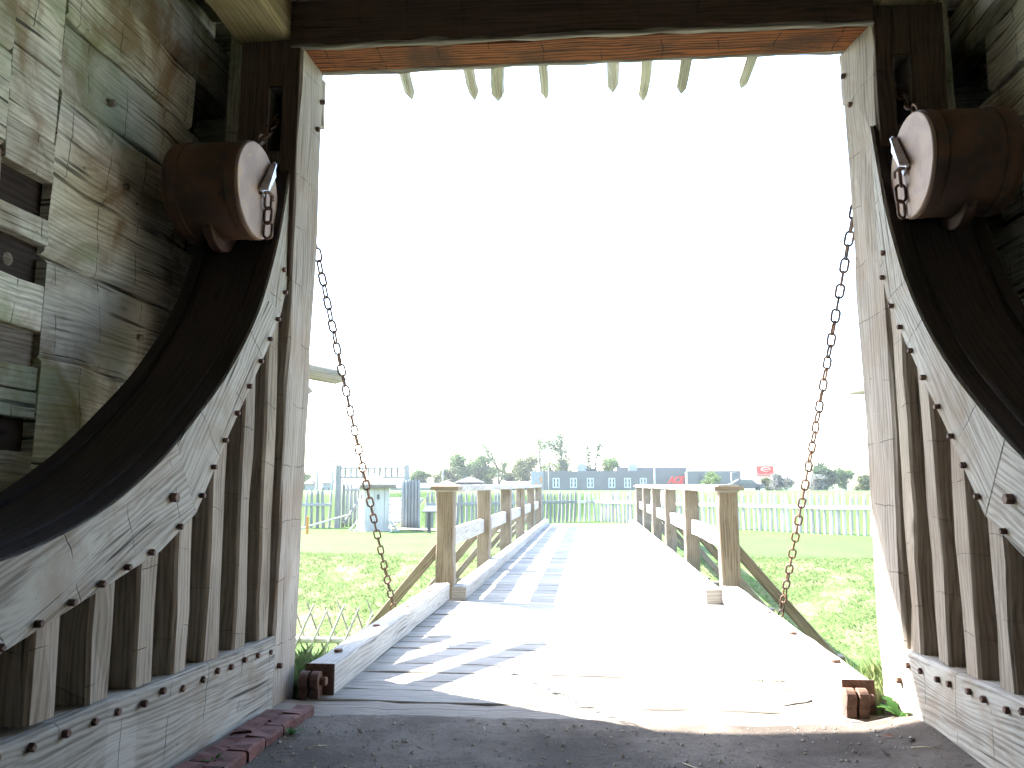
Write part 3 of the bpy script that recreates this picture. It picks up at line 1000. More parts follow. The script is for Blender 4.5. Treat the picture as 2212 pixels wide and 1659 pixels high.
# ------------------------------------------------------------------ fixed bridge with railings
fb = thing('timber_bridge', (XC, 15.7, 0), 'long fixed plank bridge with curbs and post railings across the ditch', 'bridge')
y = 7.97
m = MB()
while y < 23.6:
    wd = rnd.choice((.2, .22, .24, .18))
    zz = -.045 + rnd.uniform(-.004, .004)
    beam(m, (-1.50, y + wd / 2, zz), (1.34, y + wd / 2, zz), wd - rnd.uniform(.006, .014), .09, seg=.6, jit=.002, ch=.006)
    y += wd
YEND = y
m.build_each('deck_plank', M['deck'], fb)
m = MB()
for x in (-1.2, -.45, .3, 1.05):
    beam(m, (x, 7.98, -.24), (x, 23.6, -.24), .2, .28, seg=1)
m.build_each('stringer', M['rail'], fb)
PY = [8.17, 11.1, 14.0, 16.9, 19.8, 22.75]
for s in (-1, 1):
    xi = -1.265 if s < 0 else 1.11           # curb inner face
    xo = -1.41 if s < 0 else 1.275          # curb outer face / post inner face
    m = MB()
    yb = [7.99, 11.9, 15.8, 19.7, YEND]
    for a, b in zip(yb, yb[1:]):
        beam(m, ((xi + xo) / 2, a, .065), ((xi + xo) / 2, b - .01, .065), abs(xi - xo), .135, seg=.5, jit=.003, ch=.01)
    m.build_each('curb', M['curb'], fb)
    xp = xo + s * .095
    for i, py in enumerate(PY):
        m = MB()
        beam(m, (xp, py, -.35), (xp, py, 1.09), .185, .185, up=(0, 1, 0), seg=.25, jit=.004, ch=.01)
        po = m.build('railing_post', M['rail'], fb)
        if i in (0, len(PY) - 1):
            m = MB(); h = .145
            b0, b1, ap = 1.095, 1.135, 1.20
            vs = [(xp - h, py - h, b0), (xp + h, py - h, b0), (xp + h, py + h, b0), (xp - h, py + h, b0), (xp - h, py - h, b1), (xp + h, py - h, b1), (xp + h, py + h, b1), (xp - h, py + h, b1), (xp, py, ap)]
            if not (i == 0 and s < 0): vs[8] = (xp, py, b1 + .004)
            m.add(vs, [[3, 2, 1, 0], [0, 1, 5, 4], [1, 2, 6, 5], [2, 3, 7, 6], [3, 0, 4, 7], [4, 5, 8], [5, 6, 8], [6, 7, 8], [7, 4, 8]],
                  [[(0, 0), (.2, 0), (.2, .2), (0, .2)]] * 5 + [[(0, 0), (.2, 0), (.1, .2)]] * 4)
            m.build('post_cap', M['rail'], po)
        # outrigger and raking brace
        m = MB()
        beam(m, (xo - s * .3, py, -.17), (xp + s * .22, py, -.17), .15, .14, seg=.5)
        m.build('outrigger', M['rail'], fb)
        m = MB()
        beam(m, (xp + s * .055, py + .0, .53), (xp + s * .95, py, -.52), .1, .09, up=(0, 1, 0), seg=.4)
        m.build('brace', M['rail'], fb)
        m = MB(); beam(m, (xp - s * .5, py, -.56), (xp + s * 1.05, py, -.56), .15, .14, seg=.5); m.build('bent_cap', M['rail'], fb)
    m = MB()
    for a, b in zip(PY, PY[1:]):
        beam(m, (xp + s * .0, a + (.0 if a > 9 else -.1), 1.115), (xp, b, 1.115), .21, .075, seg=.5, jit=.003, ch=.012)
    m.build_each('top_rail', M['curb'], fb)
    m = MB()
    for a, b in zip(PY, PY[1:]):
        beam(m, (xp + s * .02, a + .08, .585), (xp + s * .02, b - .08, .585), .07, .19, seg=.5, jit=.003, ch=.008)
    m.build_each('mid_rail', M['curb'], fb)

# earthen ramp off the far end, and gravel path to the picket gate
m = MB()
n = 12
vs, fs = [], []
for j in range(n + 1):
    yy = YEND - .05 + 6.0 * j / n
    for i, xx in enumerate((-2.2, -1.5, 0, 1.3, 2.0)):
        z = (-.02 + (ground_z(xx, yy) + .02 + .03) * sst(j / n)) if 0 < i < 4 else ground_z(xx, yy) - .1
        vs.append((xx, yy, z))
for j in range(n):
    for i in range(4): fs.append([j * 5 + i, j * 5 + i + 1, j * 5 + i + 6, j * 5 + i + 5])
m.add(vs, fs, smooth=True)
tag(m.build('earth_ramp', M['dirt']), kind='structure')
m = MB()
vs, fs = [], []
pts = [(-.8, 27.4), (-2.6, 28.4), (-4.6, 29.2), (-6.6, 29.8), (-8.5, 30.5), (-8.7, 32), (-8.9, 35), (-8.9, 39)]
for (x, yy) in pts:
    for q in (-.6, .6):
        px_, py_ = (x, yy + q) if yy < 30 else (x + q, yy)
        vs.append((px_, py_, ground_z(px_, py_) + .05))
for j in range(len(pts) - 1): fs.append([2 * j, 2 * j + 1, 2 * j + 3, 2 * j + 2])
m.add(vs, fs)
tag(m.build('gravel_path', M['gravel']), kind='structure')

# ------------------------------------------------------------------ outer front: rampart walls, overhang, fraise stakes
for s, lab in ((-1, 'log rampart face outside the left gate post'), (1, 'log rampart face outside the right gate post')):
    xa = -1.95 if s < 0 else 1.80
    root = thing('rampart_wall', (xa + s * 3, 4.9, 0), lab, 'wall')
    z = -1.5
    while z < 4.4:
        h = rnd.uniform(.36, .44)
        m = MB()
        beam(m, (xa + s * rnd.uniform(0, .02), 4.92, z + h / 2), (xa + s * 9, 4.92, z + h / 2), .42, h - .012, seg=.6, jit=.006, ch=.02)
        m.build('log', M['log'], root)
        z += h
    m = MB()
    beam(m, (xa + s * .1, 4.535, -.8), (xa + s * .1, 4.535, 3.95), .3, .36, up=(0, 1, 0), seg=.5)
    m.build('corner_post', M['log'], root)
ov = thing('gatehouse_overhang', (XC, 5.0, 4.3), 'overhanging log storey above the gate opening', 'gatehouse')
m = MB()
for k in range(4):
    beam(m, (-9, 6.09, 5.0 + k * .4), (9, 6.09, 5.0 + k * .4), .42, .39, seg=.6, jit=.006, ch=.02)
m.build_each('log', M['log'], ov)
m = MB()
for k in range(33):
    beam(m, (-8.6 + k * .53, 4.2, 4.86), (-8.6 + k * .53, 5.88, 4.86), .2, .24, seg=.6)
m.build_each('jetty_joist', M['log'], ov)
m = MB(); box(m, (-9, 4.4, 4.98), (9, 5.88, 5.06)); m.build('floor', M['stud'], ov)
m = MB()
beam(m, (-3.0, 4.55, 4.28), (2.85, 4.55, 4.28), .28, .5, seg=.6)
m.build('floor_beam', M['log'], ov)
m = MB()
box(m, (-10, -8, 6.6), (10, 6.35, 6.72))
m.build('roof_deck', M['stud'], ov)

tips = [(890.7, 217), (1027, 217), (1076, 219), (1180, 216), (1323.5, 201), (1389, 219), (1470, 203), (1600.5, 193)]
tops = [(867, 147), (1008, 140), (1074, 137), (1174, 133), (1325, 125), (1398, 121), (1485, 120), (1630, 117)]
words = ['leftmost pointed stake under the lintel', 'second pointed stake from the left under the lintel', 'stout stake close right of the second one under the lintel', 'slim lone stake left of the lintel middle',
         'stake just right of the lintel middle, with a knot', 'long stake right of the knotted one under the lintel', 'third stake from the right-hand end of the overhead row of eight', 'rightmost pointed stake under the lintel, leaning most']
words[6] = 'second stake from the right end of the overhead row'
for (tx, ty), (bx, by), wd, q in zip(tips, tops, words, (.048, .046, .052, .038, .046, .046, .046, .044)):
    T = at(tx, ty, 7.1)
    B = Vector((at(bx, by, 6.45).x * 1.0, 6.45, T.z + .02))
    d = (T - B).normalized()
    m = MB()
    pole(m, T - d * 1.15, T, q * 1.24, q * 1.12, n=7, tip=.17, seg=.16, jit=.09, smooth=False)
    tag(m.build('sharpened_stake', M['stake']), wd, 'stake', 'stakes jutting out over the gate')
side = [((-2.27, 7.1, 2.13), 'long pale stake jutting out behind the left hoist chain', .065),
        ((-2.57, 7.05, 2.02), 'short-looking stake tip below the long one at the left post', .065),
        ((-2.95, 7.25, 2.08), 'stake hidden behind the left post, third from the gate', .065),
        ((-3.4, 7.2, 2.08), 'stake hidden behind the left post, fourth from the gate', .065)]
for (tx, ty, tz), lab, q in side:
    T = Vector((tx, ty, tz)); d = Vector((.50, 1, -.04)).normalized()
    m = MB(); pole(m, T - d * 2.45, T, q * 1.2, q * 1.1, n=9, tip=.16, seg=.3, jit=.06)
    tag(m.build('sharpened_stake', M['stake']), lab, 'stake', 'stakes jutting from the rampart')
T = Vector((2.19, 7.0, 1.937)); d = Vector((-.45, 1, -.04)).normalized()
m = MB(); pole(m, T - d * 2.3, T, .06, .055, n=9, tip=.3, seg=.3, jit=.06)
tag(m.build('sharpened_stake', M['stake']), 'thin pale stake tip poking out beside the right gate post', 'stake', 'stakes jutting from the rampart')

# ------------------------------------------------------------------ bricks, weeds, litter
by = 3.0
rows = [(-1.465, 4.02), (-1.575, 4.02)]
bl = ['front end brick nearest the threshold', 'second brick from the threshold', 'third brick, beside the little weed', 'fourth brick from the threshold', 'fifth brick from the threshold', 'nearest brick at the bottom edge of the photo']
proto = None
for r_, (bx, y0) in enumerate(rows):
    yy = y0 - (.0 if r_ == 0 else .09)
    for k in range(6):
        m = MB()
        L = .185; rr_ = rnd.uniform(-.003, .006) + .008 * r_
        beam(m, (bx + rnd.uniform(-.008, .008), yy, .008 + .030 * (3.97 - yy) - rr_), (bx + rnd.uniform(-.01, .01), yy - L, .008 + .030 * (3.97 - yy + L) - rr_), .102, .075, seg=.06, jit=.003, ch=.009)
        tag(m.build('brick', M['brick']), (bl[k] + ', outer row of the edging') if r_ == 0 else (bl[k] + ', inner row against the sill beam'), 'brick', 'red bricks edging the passage')
        yy -= L + .012

def weed(c, n, L, label, spread=1.0, name='weed'):
    m = MB(); c = Vector(c)
    for k in range(n):
        a = 2 * math.pi * k / n + rnd.uniform(-.4, .4)
        d = Vector((math.cos(a), math.sin(a), 0)); sd = Vector((-d.y, d.x, 0))
        l = L * rnd.uniform(.6, 1.1)
        up = rnd.uniform(.3, 1.2) / spread
        pts = []
        J = 7
        for j in range(J + 1):
            t = j / J
            pos = c + d * (l * t) + Vector((0, 0, l * up * (t - .55 * t * t)))
            wdt = l * .17 * math.sin(math.pi * min(1, t * .93 + .04)) ** .7 * (1.25 if j % 2 else .62)
            pts += [pos + sd * wdt, pos - Vector((0, 0, l * .03)), pos - sd * wdt]
        fs = []
        for j in range(J):
            for q in (0, 1): fs.append([j * 3 + q, j * 3 + q + 1, j * 3 + q + 4, j * 3 + q + 3])
        m.add(pts, fs, smooth=True)
    return tag(m.build(name, M['weed']), label, 'weed')
weed((-1.385, 3.66, dirt_z(-1.385, 3.66)), 8, .09, 'small green weed sprouting against the brick edging')
weed((1.475, 4.12, .03), 9, .15, 'dandelion-leaved weed at the foot of the right gate post')
weed((-1.50, 3.13, .06), 6, .05, 'tiny sprig of green on the nearest bricks')
def straw(p0, p1, label, r=.0022, name='straw'):
    m = MB(); p0, p1 = Vector(p0), Vector(p1)
    mid = (p0 + p1) / 2 + Vector((rnd.uniform(-.01, .01), rnd.uniform(-.01, .01), .006))
    tube(m, [p0, mid, p1], [r, r, r * .6], n=5)
    tag(m.build(name, M['straw']), label, 'straw')
def dg(x, y): return Vector((x, y, dirt_z(x, y) + .004))
straw(dg(-1.238, 3.44), dg(-1.165, 3.50), 'pale straw on the dirt in front of the brick edging')
straw(dg(-.52, 3.86), dg(-.50, 3.72), 'thin straw on the dirt below the threshold middle', .0015)
straw(dg(.36, 3.42), dg(.62, 3.06), 'long faint straw on the dirt right of centre', .002)
straw(dg(1.33, 3.62), dg(1.43, 3.55), 'short straw on the dirt near the right sill beam')
m = MB()
for k in range(46):
    a = rnd.uniform(0, 6.28); c = Vector((1.06 + rnd.gauss(0, .06), 4.98 + rnd.gauss(0, .10), .006))
    tube(m, [c, c + Vector((math.cos(a) * .05, math.sin(a) * .07, rnd.uniform(.0, .05)))], .0022, n=4)
tag(m.build('straw_tuft', M['straw']), kind='stuff')
m = MB()
P0 = Vector((.92, 4.33, .012))
for k in range(1):
    tube(m, [(.98, 4.36, .012), (1.05, 4.38, .02), (1.11, 4.415, .018), (1.14, 4.41, .03)], [.004, .006, .005, .008], n=6)
tag(m.build('twig', M['bark']), 'small dark twig lying on the threshold near the right hinge', 'twig')

for k, (x, y) in enumerate(((1.30, 3.78), (1.36, 3.70), (1.22, 3.60))):
    m = MB(); a = rnd.uniform(0, 6); d = Vector((math.cos(a), math.sin(a), .1)); q = Vector((-d.y, d.x, .2)); c = dg(x, y) + Vector((0, 0, .004))
    m.add([c - d * .028, c + q * .012 + Vector((0, 0, .006)), c + d * .028, c - q * .012], [[0, 1, 2], [0, 2, 3]])
    tag(m.build('dead_leaf', M['brown2']), ['curled brown leaf on the dirt nearest the right gate post', 'brown leaf on the dirt between two others by the right sill', 'brown leaf farthest from the right gate post'][k], 'leaf', 'dead leaves on the dirt')
# scattered pebbles and crumbs on the dirt: too many to count
m = MB()
for k in range(900):
    x, y = rnd.uniform(-1.4, 1.4), rnd.uniform(2.7, 3.98)
    r = rnd.choice((.003, .004, .005, .007, .011)) * rnd.uniform(.6, 1.2)
    c = Vector((x, y, dirt_z(x, y) + r * .3))
    vs = [c + Vector((math.cos(a) * r * rnd.uniform(.7, 1.2), math.sin(a) * r * rnd.uniform(.7, 1.2), 0)) for a in (0, 1.26, 2.5, 3.77, 5.0)]
    vs.append(c + Vector((0, 0, r * .8)))
    m.add(vs, [[0, 1, 5], [1, 2, 5], [2, 3, 5], [3, 4, 5], [4, 0, 5]])
tag(m.build('pebbles', M['gravel']), kind='stuff')

# ------------------------------------------------------------------ grass blades on bank, ditch and by the abutment
m = MB()
def blade(x, y, z, h, lean, wd):
    a = rnd.uniform(0, 6.28)
    d = Vector((math.cos(a), math.sin(a), 0)); sd = Vector((-d.y, d.x, 0))
    b = Vector((x, y, z - .02))
    m.add([b - sd * wd, b + sd * wd, b + d * lean * .4 + Vector((0, 0, h * .65)) + sd * wd * .6, b + d * lean + Vector((0, 0, h))], [[0, 1, 2], [0, 2, 3]])
for k in range(80000):
    y = 12.3 + 4.9 * rnd.random() ** .8
    x = rnd.uniform(-8.5, -1.4) if k % 2 else rnd.uniform(1.4, 9.5)
    if mnoise.noise(Vector((x * .9, y * .9, 9))) < -.15 and rnd.random() < .7: continue
    blade(x, y, ground_z(x, y), rnd.uniform(.02, .075), rnd.uniform(.02, .09), rnd.uniform(.003, .006))
for k in range(2600):
    y = rnd.uniform(9, 12.3); x = rnd.uniform(-6, -1.6) if k % 2 else rnd.uniform(1.4, 6)
    blade(x, y, ground_z(x, y), rnd.uniform(.04, .10), rnd.uniform(.01, .08), rnd.uniform(.004, .009))
for k in range(900):
    if k % 2: x, y = rnd.uniform(-1.92, -1.60), rnd.uniform(4.42, 5.0)
    else: x, y = rnd.uniform(1.43, 1.78), rnd.uniform(4.36, 5.0)
    blade(x, y, -.06, rnd.uniform(.08, .26), rnd.uniform(.02, .16), rnd.uniform(.003, .007))
tag(m.build('grass', M['blade']), kind='stuff')

# ------------------------------------------------------------------ lattice of crossed stakes in the ditch
la = thing('stake_lattice', (-4, 10.4, -1.4), 'lattice fence of crossed thin stakes with a log rail in the ditch', 'fence')
for k in range(22):
    x = -6.2 + k * .21
    m = MB(); L = rnd.uniform(.95, 1.1)
    pole(m, (x, 10.34, -1.42), (x + L * .42, 10.34 + rnd.uniform(-.03, .03), -1.42 + L * .98), .018, .014, n=6, tip=.06, seg=.5)
    m.build('stake', M['picket'], la)
    m = MB(); L = rnd.uniform(.95, 1.1)
    pole(m, (x + .5, 10.46, -1.42), (x + .5 - L * .40, 10.46 + rnd.uniform(-.03, .03), -1.42 + L * .98), .015, .012, n=6, tip=.06, seg=.5)
    m.build('stake', M['stake'], la)
m = MB(); pole(m, (-6.6, 10.4, -.90), (-1.9, 10.4, -.885), .045, .04, n=8)
m.build('log_rail', M['picket'], la)

# ------------------------------------------------------------------ picket palisade
def picket_mesh(h, r):
    m = MB(); pole(m, (0, 0, -.2), (0, 0, h), r, r * .92, n=7, tip=.2, seg=.3, jit=.06, smooth=False)
    o = m.build('picket', M['picket']); me = o.data
    bpy.data.objects.remove(o)
    return me
PICK = [picket_mesh(1.42, .058), picket_mesh(1.45, .062), picket_mesh(1.38, .055), picket_mesh(1.44, .06)]
PICK_SHADE = [q.copy() for q in PICK]
for q in PICK_SHADE:
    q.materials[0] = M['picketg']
def palisade(a, b, label, step=.245, rail_z=.92, hs=1.0, mat='picket'):
    a, b = Vector(a), Vector(b)
    root = thing('picket_palisade', ((a.x + b.x) / 2, (a.y + b.y) / 2, ground_z((a.x + b.x) / 2, (a.y + b.y) / 2)), label, 'fence')
    n = int((b - a).length / step)
    for k in range(n):
        p = a.lerp(b, (k + .5) / n)
        o = bpy.data.objects.new('picket', rnd.choice(PICK if mat == 'picket' else PICK_SHADE))
        o.parent = root
        o.matrix_parent_inverse = root.matrix_world.inverted()
        o.location = (p.x, p.y, ground_z(p.x, p.y))
        o.rotation_euler = (rnd.gauss(0, .025), rnd.gauss(0, .028), rnd.uniform(0, 6.28))
        o.scale = (rnd.uniform(.95, 1.3),) * 2 + (hs * rnd.uniform(.95, 1.06),)
        COL.objects.link(o)
    m = MB()
    d = (b - a).normalized(); nrm = Vector((d.y, -d.x, 0))
    if nrm.y > 0: nrm = -nrm
    q = 6
    for i in range(q):
        p0, p1 = a.lerp(b, i / q), a.lerp(b, (i + 1) / q)
        z0, z1 = ground_z(p0.x, p0.y) + rail_z, ground_z(p1.x, p1.y) + rail_z
        beam(m, (p0.x + nrm.x * .08, p0.y + nrm.y * .08, z0), (p1.x + nrm.x * .08, p1.y + nrm.y * .08, z1), .06, .13, seg=1)
    m.build_each('rail', M[mat], root)
palisade((-.65, 37.35, 0), (0.05, 38, 0), 'short link of pickets closing the corner at the end of the bridge')
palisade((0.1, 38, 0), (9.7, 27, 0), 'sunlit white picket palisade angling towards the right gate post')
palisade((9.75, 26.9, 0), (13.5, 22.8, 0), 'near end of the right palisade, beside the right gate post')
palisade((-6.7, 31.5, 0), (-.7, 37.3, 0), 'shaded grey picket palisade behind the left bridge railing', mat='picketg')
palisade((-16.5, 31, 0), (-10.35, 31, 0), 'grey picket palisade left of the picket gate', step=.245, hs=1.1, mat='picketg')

# picket gateway with baluster panel above
pg = thing('picket_gateway', (-8.8, 31, ground_z(-8.8, 31)), 'tall timber gateway with a row of balusters across its top', 'gateway')
for px_ in (728.5, 876.5):
    m = MB(); p = at(px_, 1140, 31)
    beam(m, (p.x, 31, -.9), (p.x, 31, at(px_, 1004, 31).z), .2, .2, up=(0, 1, 0), seg=.5)
    m.build('gate_post', M['picketg'], pg)
xa, xb = at(728, 1011, 31).x, at(877, 1011, 31).x
for yy in (1011, 1031):
    m = MB(); z = at(800, yy, 31).z
    beam(m, (xa, 31, z), (xb, 31, z), .09, .09, seg=1)
    m.build_each('crossbar', M['picketg'], pg)
for k in range(10):
    x = xa + .35 + (xb - xa - .7) * k / 9
    z0, z1 = at(800, 1031, 31).z, at(800, 1005.5, 31).z
    m = MB()
    beam(m, (x, 31, z0), (x, 31, (z0 + z1) / 2 + .08), .10, .07, up=(0, 1, 0), seg=.2)
    pole(m, (x, 31, (z0 + z1) / 2), (x, 31, z1), .055, .04, n=6, tip=.08)
    m.build('baluster', M['picketg'], pg)
m = MB()
p0, p1 = at(865, 1144, 30.6), at(907, 1144, 30.9)
for k in range(6):
    p = p0.lerp(p1, (k + .5) / 6)
    pole(m, (p.x, p.y, p.z - .05), (p.x, p.y, p.z + 1.95 + rnd.uniform(-.03, .03)), .072, .066, n=7, tip=.08)
m.build('gate_leaf', M['picketg'], pg)
m = MB()
for k in range(6):
    t = k / 5
    x, y = -10.05 + .36 * t, 31.4 + 1.5 * t
    pole(m, (x, y, -.6), (x, y, 1.25), .07, .065, n=7, tip=.1)
beam(m, (-9.98, 31.3, .95), (-9.6, 32.9, .95), .06, .1); beam(m, (-9.98, 31.3, -.4), (-9.6, 32.9, .85), .06, .1)
m.build('gate_leaf', M['picketg'], pg)
# stone steps beyond the gate
m = MB()
for k in range(7):
    y = 32.6 + k * .75
    box(m, (-9.6 + rnd.uniform(-.1, .1), y, -1), (-8.1 + rnd.uniform(-.1, .1), y + .7, -.50 + k * .17), axis=0, ch=.03)
tag(m.build('stone_steps', M['gravel']), 'pale stone steps climbing the bank beyond the picket gateway', 'steps')

# sentry box
A = at(785, 1151, 28.5)
se = thing('sentry_box', A, 'white painted sentry box with a pyramid roof and slit windows', 'sentry box')
ph = R(28); ex = Vector((math.cos(ph), math.sin(ph), 0)); ey = Vector((-math.sin(ph), math.cos(ph), 0)); SZ = .955
zt = 1.74
m = MB()
nb = 5
for face in range(4):
    o_ = [A, A + ex * SZ, A + ex * SZ + ey * SZ, A + ey * SZ][face]
    dd = [ex, ey, -ex, -ey][face]; nn = [-ey, ex, ey, -ex][face]
    for k in range(nb):
        c = o_ + dd * (SZ * (k + .5) / nb) - nn * .02
        beam(m, c + Vector((0, 0, 0)), c + Vector((0, 0, zt)), SZ / nb - .008, .03, up=nn, seg=.6, ch=.004)
m.build('board_wall', M['white'], se)
m = MB(); C_ = A + (ex + ey) * (SZ / 2)
ov_ = SZ * .5 + .2
cs = [C_ + (ex * a + ey * b) * ov_ for a, b in ((-1, -1), (1, -1), (1, 1), (-1, 1))]
z0 = A.z + zt
vs = [Vector((p.x, p.y, z0 - .04)) for p in cs] + [Vector((p.x, p.y, z0 + .02)) for p in cs] + [Vector((C_.x, C_.y, z0 + .44))]
m.add(vs, [[3, 2, 1, 0], [0, 1, 5, 4], [1, 2, 6, 5], [2, 3, 7, 6], [3, 0, 4, 7], [4, 5, 8], [5, 6, 8], [6, 7, 8], [7, 4, 8]])
m.build('roof', M['whiteroof'], se)
m = MB()
for i in range(4):
    p, q = cs[i], cs[(i + 1) % 4]
    beam(m, Vector((p.x, p.y, z0 - .075)), Vector((q.x, q.y, z0 - .075)), .03, .06, seg=9)
m.build_each('eave_board', M['rail'], se)
m = MB()
for o_, nn in ((A + ex * (SZ * .55), -ey), (A + ey * (SZ * .5), -ex)):
    c = o_ + nn * .002 + Vector((0, 0, 1.30))
    beam(m, c + Vector((0, 0, -.09)), c + Vector((0, 0, .09)), .09, .02, up=nn, seg=9)
m.build_each('slit_window', M['black'], se)
m = MB()
for cor, dirs in ((A, (-ey, -ex)), (A + ex * SZ, (ex, -ey)), (A + ey * SZ, (-ex, ey))):
    for dr in dirs:
        beam(m, cor + dr * .02 + Vector((0, 0, .42)), cor + dr * .36 + Vector((0, 0, .0)), .06, .06, seg=9)
        beam(m, cor + Vector((0, 0, .03)), cor + dr * .38 + Vector((0, 0, .03)), .07, .06, seg=9)
m.build_each('foot_brace', M['white'], se)

# barrier pole and its orange stand
m = MB(); pole(m, at(640, 1145, 28), at(757, 1110.5, 29.5), .035, .03, n=7)
tag(m.build('barrier_pole', M['picket']), 'long slanting grey barrier pole running to the sentry box', 'pole')
st = thing('orange_stand', at(663, 1159, 26.5), 'small orange wooden T-shaped stand on the lawn', 'stand')
b0 = at(663, 1159, 26.5)
m = MB(); beam(m, b0, (b0.x, b0.y, b0.z + .68), .085, .085, up=(0, 1, 0)); m.build('upright', M['orange'], st)
m = MB(); beam(m, b0 + Vector((-.36, 0, .03)), b0 + Vector((.40, .1, .03)), .09, .06); beam(m, b0 + Vector((0, -.3, .0)), b0 + Vector((.02, .3, .0)), .09, .05); m.build('foot', M['orange'], st)
# wayside exhibit panel
ws = thing('exhibit_panel', at(925, 1152, 27.5), 'slanted dark exhibit panel on a post left of the bridge railing', 'panel')
b0 = at(927, 1151, 27.5)
m = MB(); beam(m, b0, (b0.x, b0.y, b0.z + .74), .12, .12, up=(0, 1, 0)); m.build('post', M['black'], ws)
m = MB(); c = Vector((b0.x + .22, b0.y, b0.z + .78)); beam(m, c + Vector((-.42, 0, .05)), c + Vector((.42, 0, .05)), .5, .04, up=(.0, -.45, 1)); m.build('panel', M['black'], ws)

# ------------------------------------------------------------------ distant buildings, poles, signs
def text_mesh(name, body, loc, size, mat, parent, shear=0.0, width=None, depth=.03, bold=0.0, rx=90):
    cu = bpy.data.curves.new(name, 'FONT')
    cu.body = body; cu.size = size; cu.extrude = depth; cu.shear = shear; cu.offset = bold
    cu.align_x = 'CENTER'; cu.align_y = 'CENTER'
    o = bpy.data.objects.new(name, cu); COL.objects.link(o)
    bpy.context.view_layer.update()
    me = bpy.data.meshes.new_from_object(o)
    bpy.data.objects.remove(o)
    if width:
        xsz = max(v.co.x for v in me.vertices) - min(v.co.x for v in me.vertices)
        f = width / xsz
        for v in me.vertices: v.co.x *= f
    me.materials.clear(); me.materials.append(mat)
    o = bpy.data.objects.new(name, me); COL.objects.link(o)
    o.parent = parent; o.matrix_parent_inverse = parent.matrix_world.inverted()
    o.location = loc; o.rotation_euler = (R(rx), 0, 0)
    return o

DB = 120.0
GZ = ground_z(0, 130)
bd = thing('store_building', at(1370, 1060, DB), 'long flat-roofed grey store building with a red rooftop-height sign', 'building')
def xz(px_, py_, Y): p = at(px_, py_, Y); return p.x, p.z
def bbox(mb, xl, xr, ytop, Y, depth):
    a, z = xz(xl, ytop, Y); b, _ = xz(xr, ytop, Y)
    box(mb, (a, Y, GZ - .3), (b, Y + depth, z))
m = MB(); bbox(m, 1174, 1600, 1017.5, DB, 30); m.build('wall', M['bld'], bd)
m = MB(); bbox(m, 1332, 1484, 1009, DB + 4, 18)
bbox(m, 1484.2, 1510, 1018.6, DB - 3, 25); m.build('raised_wall', M['bld'], bd)
m = MB(); bbox(m, 1510.2, 1600.5, 1024, DB - 2, 1.9); m.build('front_wall', M['bld'], bd)
m = MB(); bbox(m, 1147, 1173.8, 1018, DB + .05, 28); m.build('pale_wall', M['bldw'], bd)
for wx in (877.5, 984.5, 1088.5, 1220.5, 1317, 1414):
    xd = 893.2 + wx * .3511
    a, zt_ = xz(xd - 7.6, 1032.5, DB - .03); b, zb = xz(xd + 7.6, 1054, DB - .03)
    m = MB()
    t_ = .17; Y = DB - .06
    for (lo, hi) in (((a, Y - .05, zb), (a + t_, Y, zt_)), ((b - t_, Y - .05, zb), (b, Y, zt_)), (((a + b) / 2 - t_ / 2 - .06, Y - .05, zb), ((a + b) / 2 + t_ / 2 + .06, Y, zt_)),
                     ((a, Y - .06, zt_ - t_), (b, Y - .002, zt_)), ((a, Y - .06, zb), (b, Y - .002, zb + t_)), ((a, Y - .06, (zt_ + zb) / 2 - .04), (b, Y - .002, (zt_ + zb) / 2 + .04))):
        box(m, lo, hi)
    wf = m.build('window', M['winw'], bd)
    m = MB(); box(m, (a, DB - .055, zb), (b, DB - .01, zt_)); m.build('pane', M['glass'], wf)
p = at(1459.5, 1037.5, DB - 3.1)
sg = text_mesh('store_lettering', 'ACE', (p.x, p.y - .05, p.z), 1.35, M['red'], bd, shear=.35, width=2.5, depth=.08, bold=.06)
m = MB()
a, z = xz(1358, 1013, DB + 2); box(m, (a, DB + 2, z - .6), (a + 1.3, DB + 3.5, z + .6))
for k in range(3): cyl(m, (a + .3 + .35 * k, DB + 2.7, z + .75), (0, 0, 1), .16, .4, n=10)
m.build('rooftop_unit', M['pole'], bd)
m = MB(); a, z = xz(1257, 1016, DB + 3); cyl(m, (a, DB + 3, z + .3), (.3, -1, .4), .85, .15, n=20); m.build('satellite_dish', M['bldw'], bd)
m = MB(); a, z = xz(1276, 1016, DB + 3); box(m, (a - .8, DB + 3, z - .3), (a + .9, DB + 4.5, z + .25)); m.build('rooftop_unit', M['black'], bd)
m = MB(); a, z = xz(1160, 1040, DB); box(m, (a - .35, DB - .08, z - .9), (a + .2, DB, z - .3)); box(m, (a + .5, DB - .08, z - .2), (a + .75, DB, z + .75))
m.build('wall_poster', M['orange'], bd)

# red motel sign on a pole
sp = at(1653, 1018, 150)
rs = thing('roadside_sign', (sp.x, 150, GZ), 'red roadside motel sign on a pole above the right palisade', 'sign')
hw, hh = 18 * 150 / FPX, 11.4 * 150 / FPX
m = MB(); box(m, (sp.x - hw, 150, sp.z - hh), (sp.x + hw, 150.4, sp.z + hh), ch=.03); m.build('sign_panel', M['red'], rs)
m = MB(); cyl(m, (sp.x - .75, 150.2, (sp.z - hh + GZ) / 2), (0, 0, 1), .12, sp.z - hh - GZ, n=10); cyl(m, (sp.x + .9, 150.2, (sp.z - hh + GZ) / 2), (0, 0, 1), .12, sp.z - hh - GZ, n=10)
m.build_each('sign_pole', M['pole'], rs)
m = MB()
K = 34
vs, fs = [], []
for k in range(K + 1):
    a = R(-8) + R(318) * k / K
    wdt = .09 + .15 * math.sin(math.pi * k / K)
    ro, ri = 1.0, 1.0 - wdt * 1.6
    for r_ in (ro, ri):
        for yy in (149.97, 149.9):
            vs.append((sp.x + .08 + math.cos(a) * r_ * .92, yy, sp.z + hh * .36 + math.sin(a) * r_ * .43))
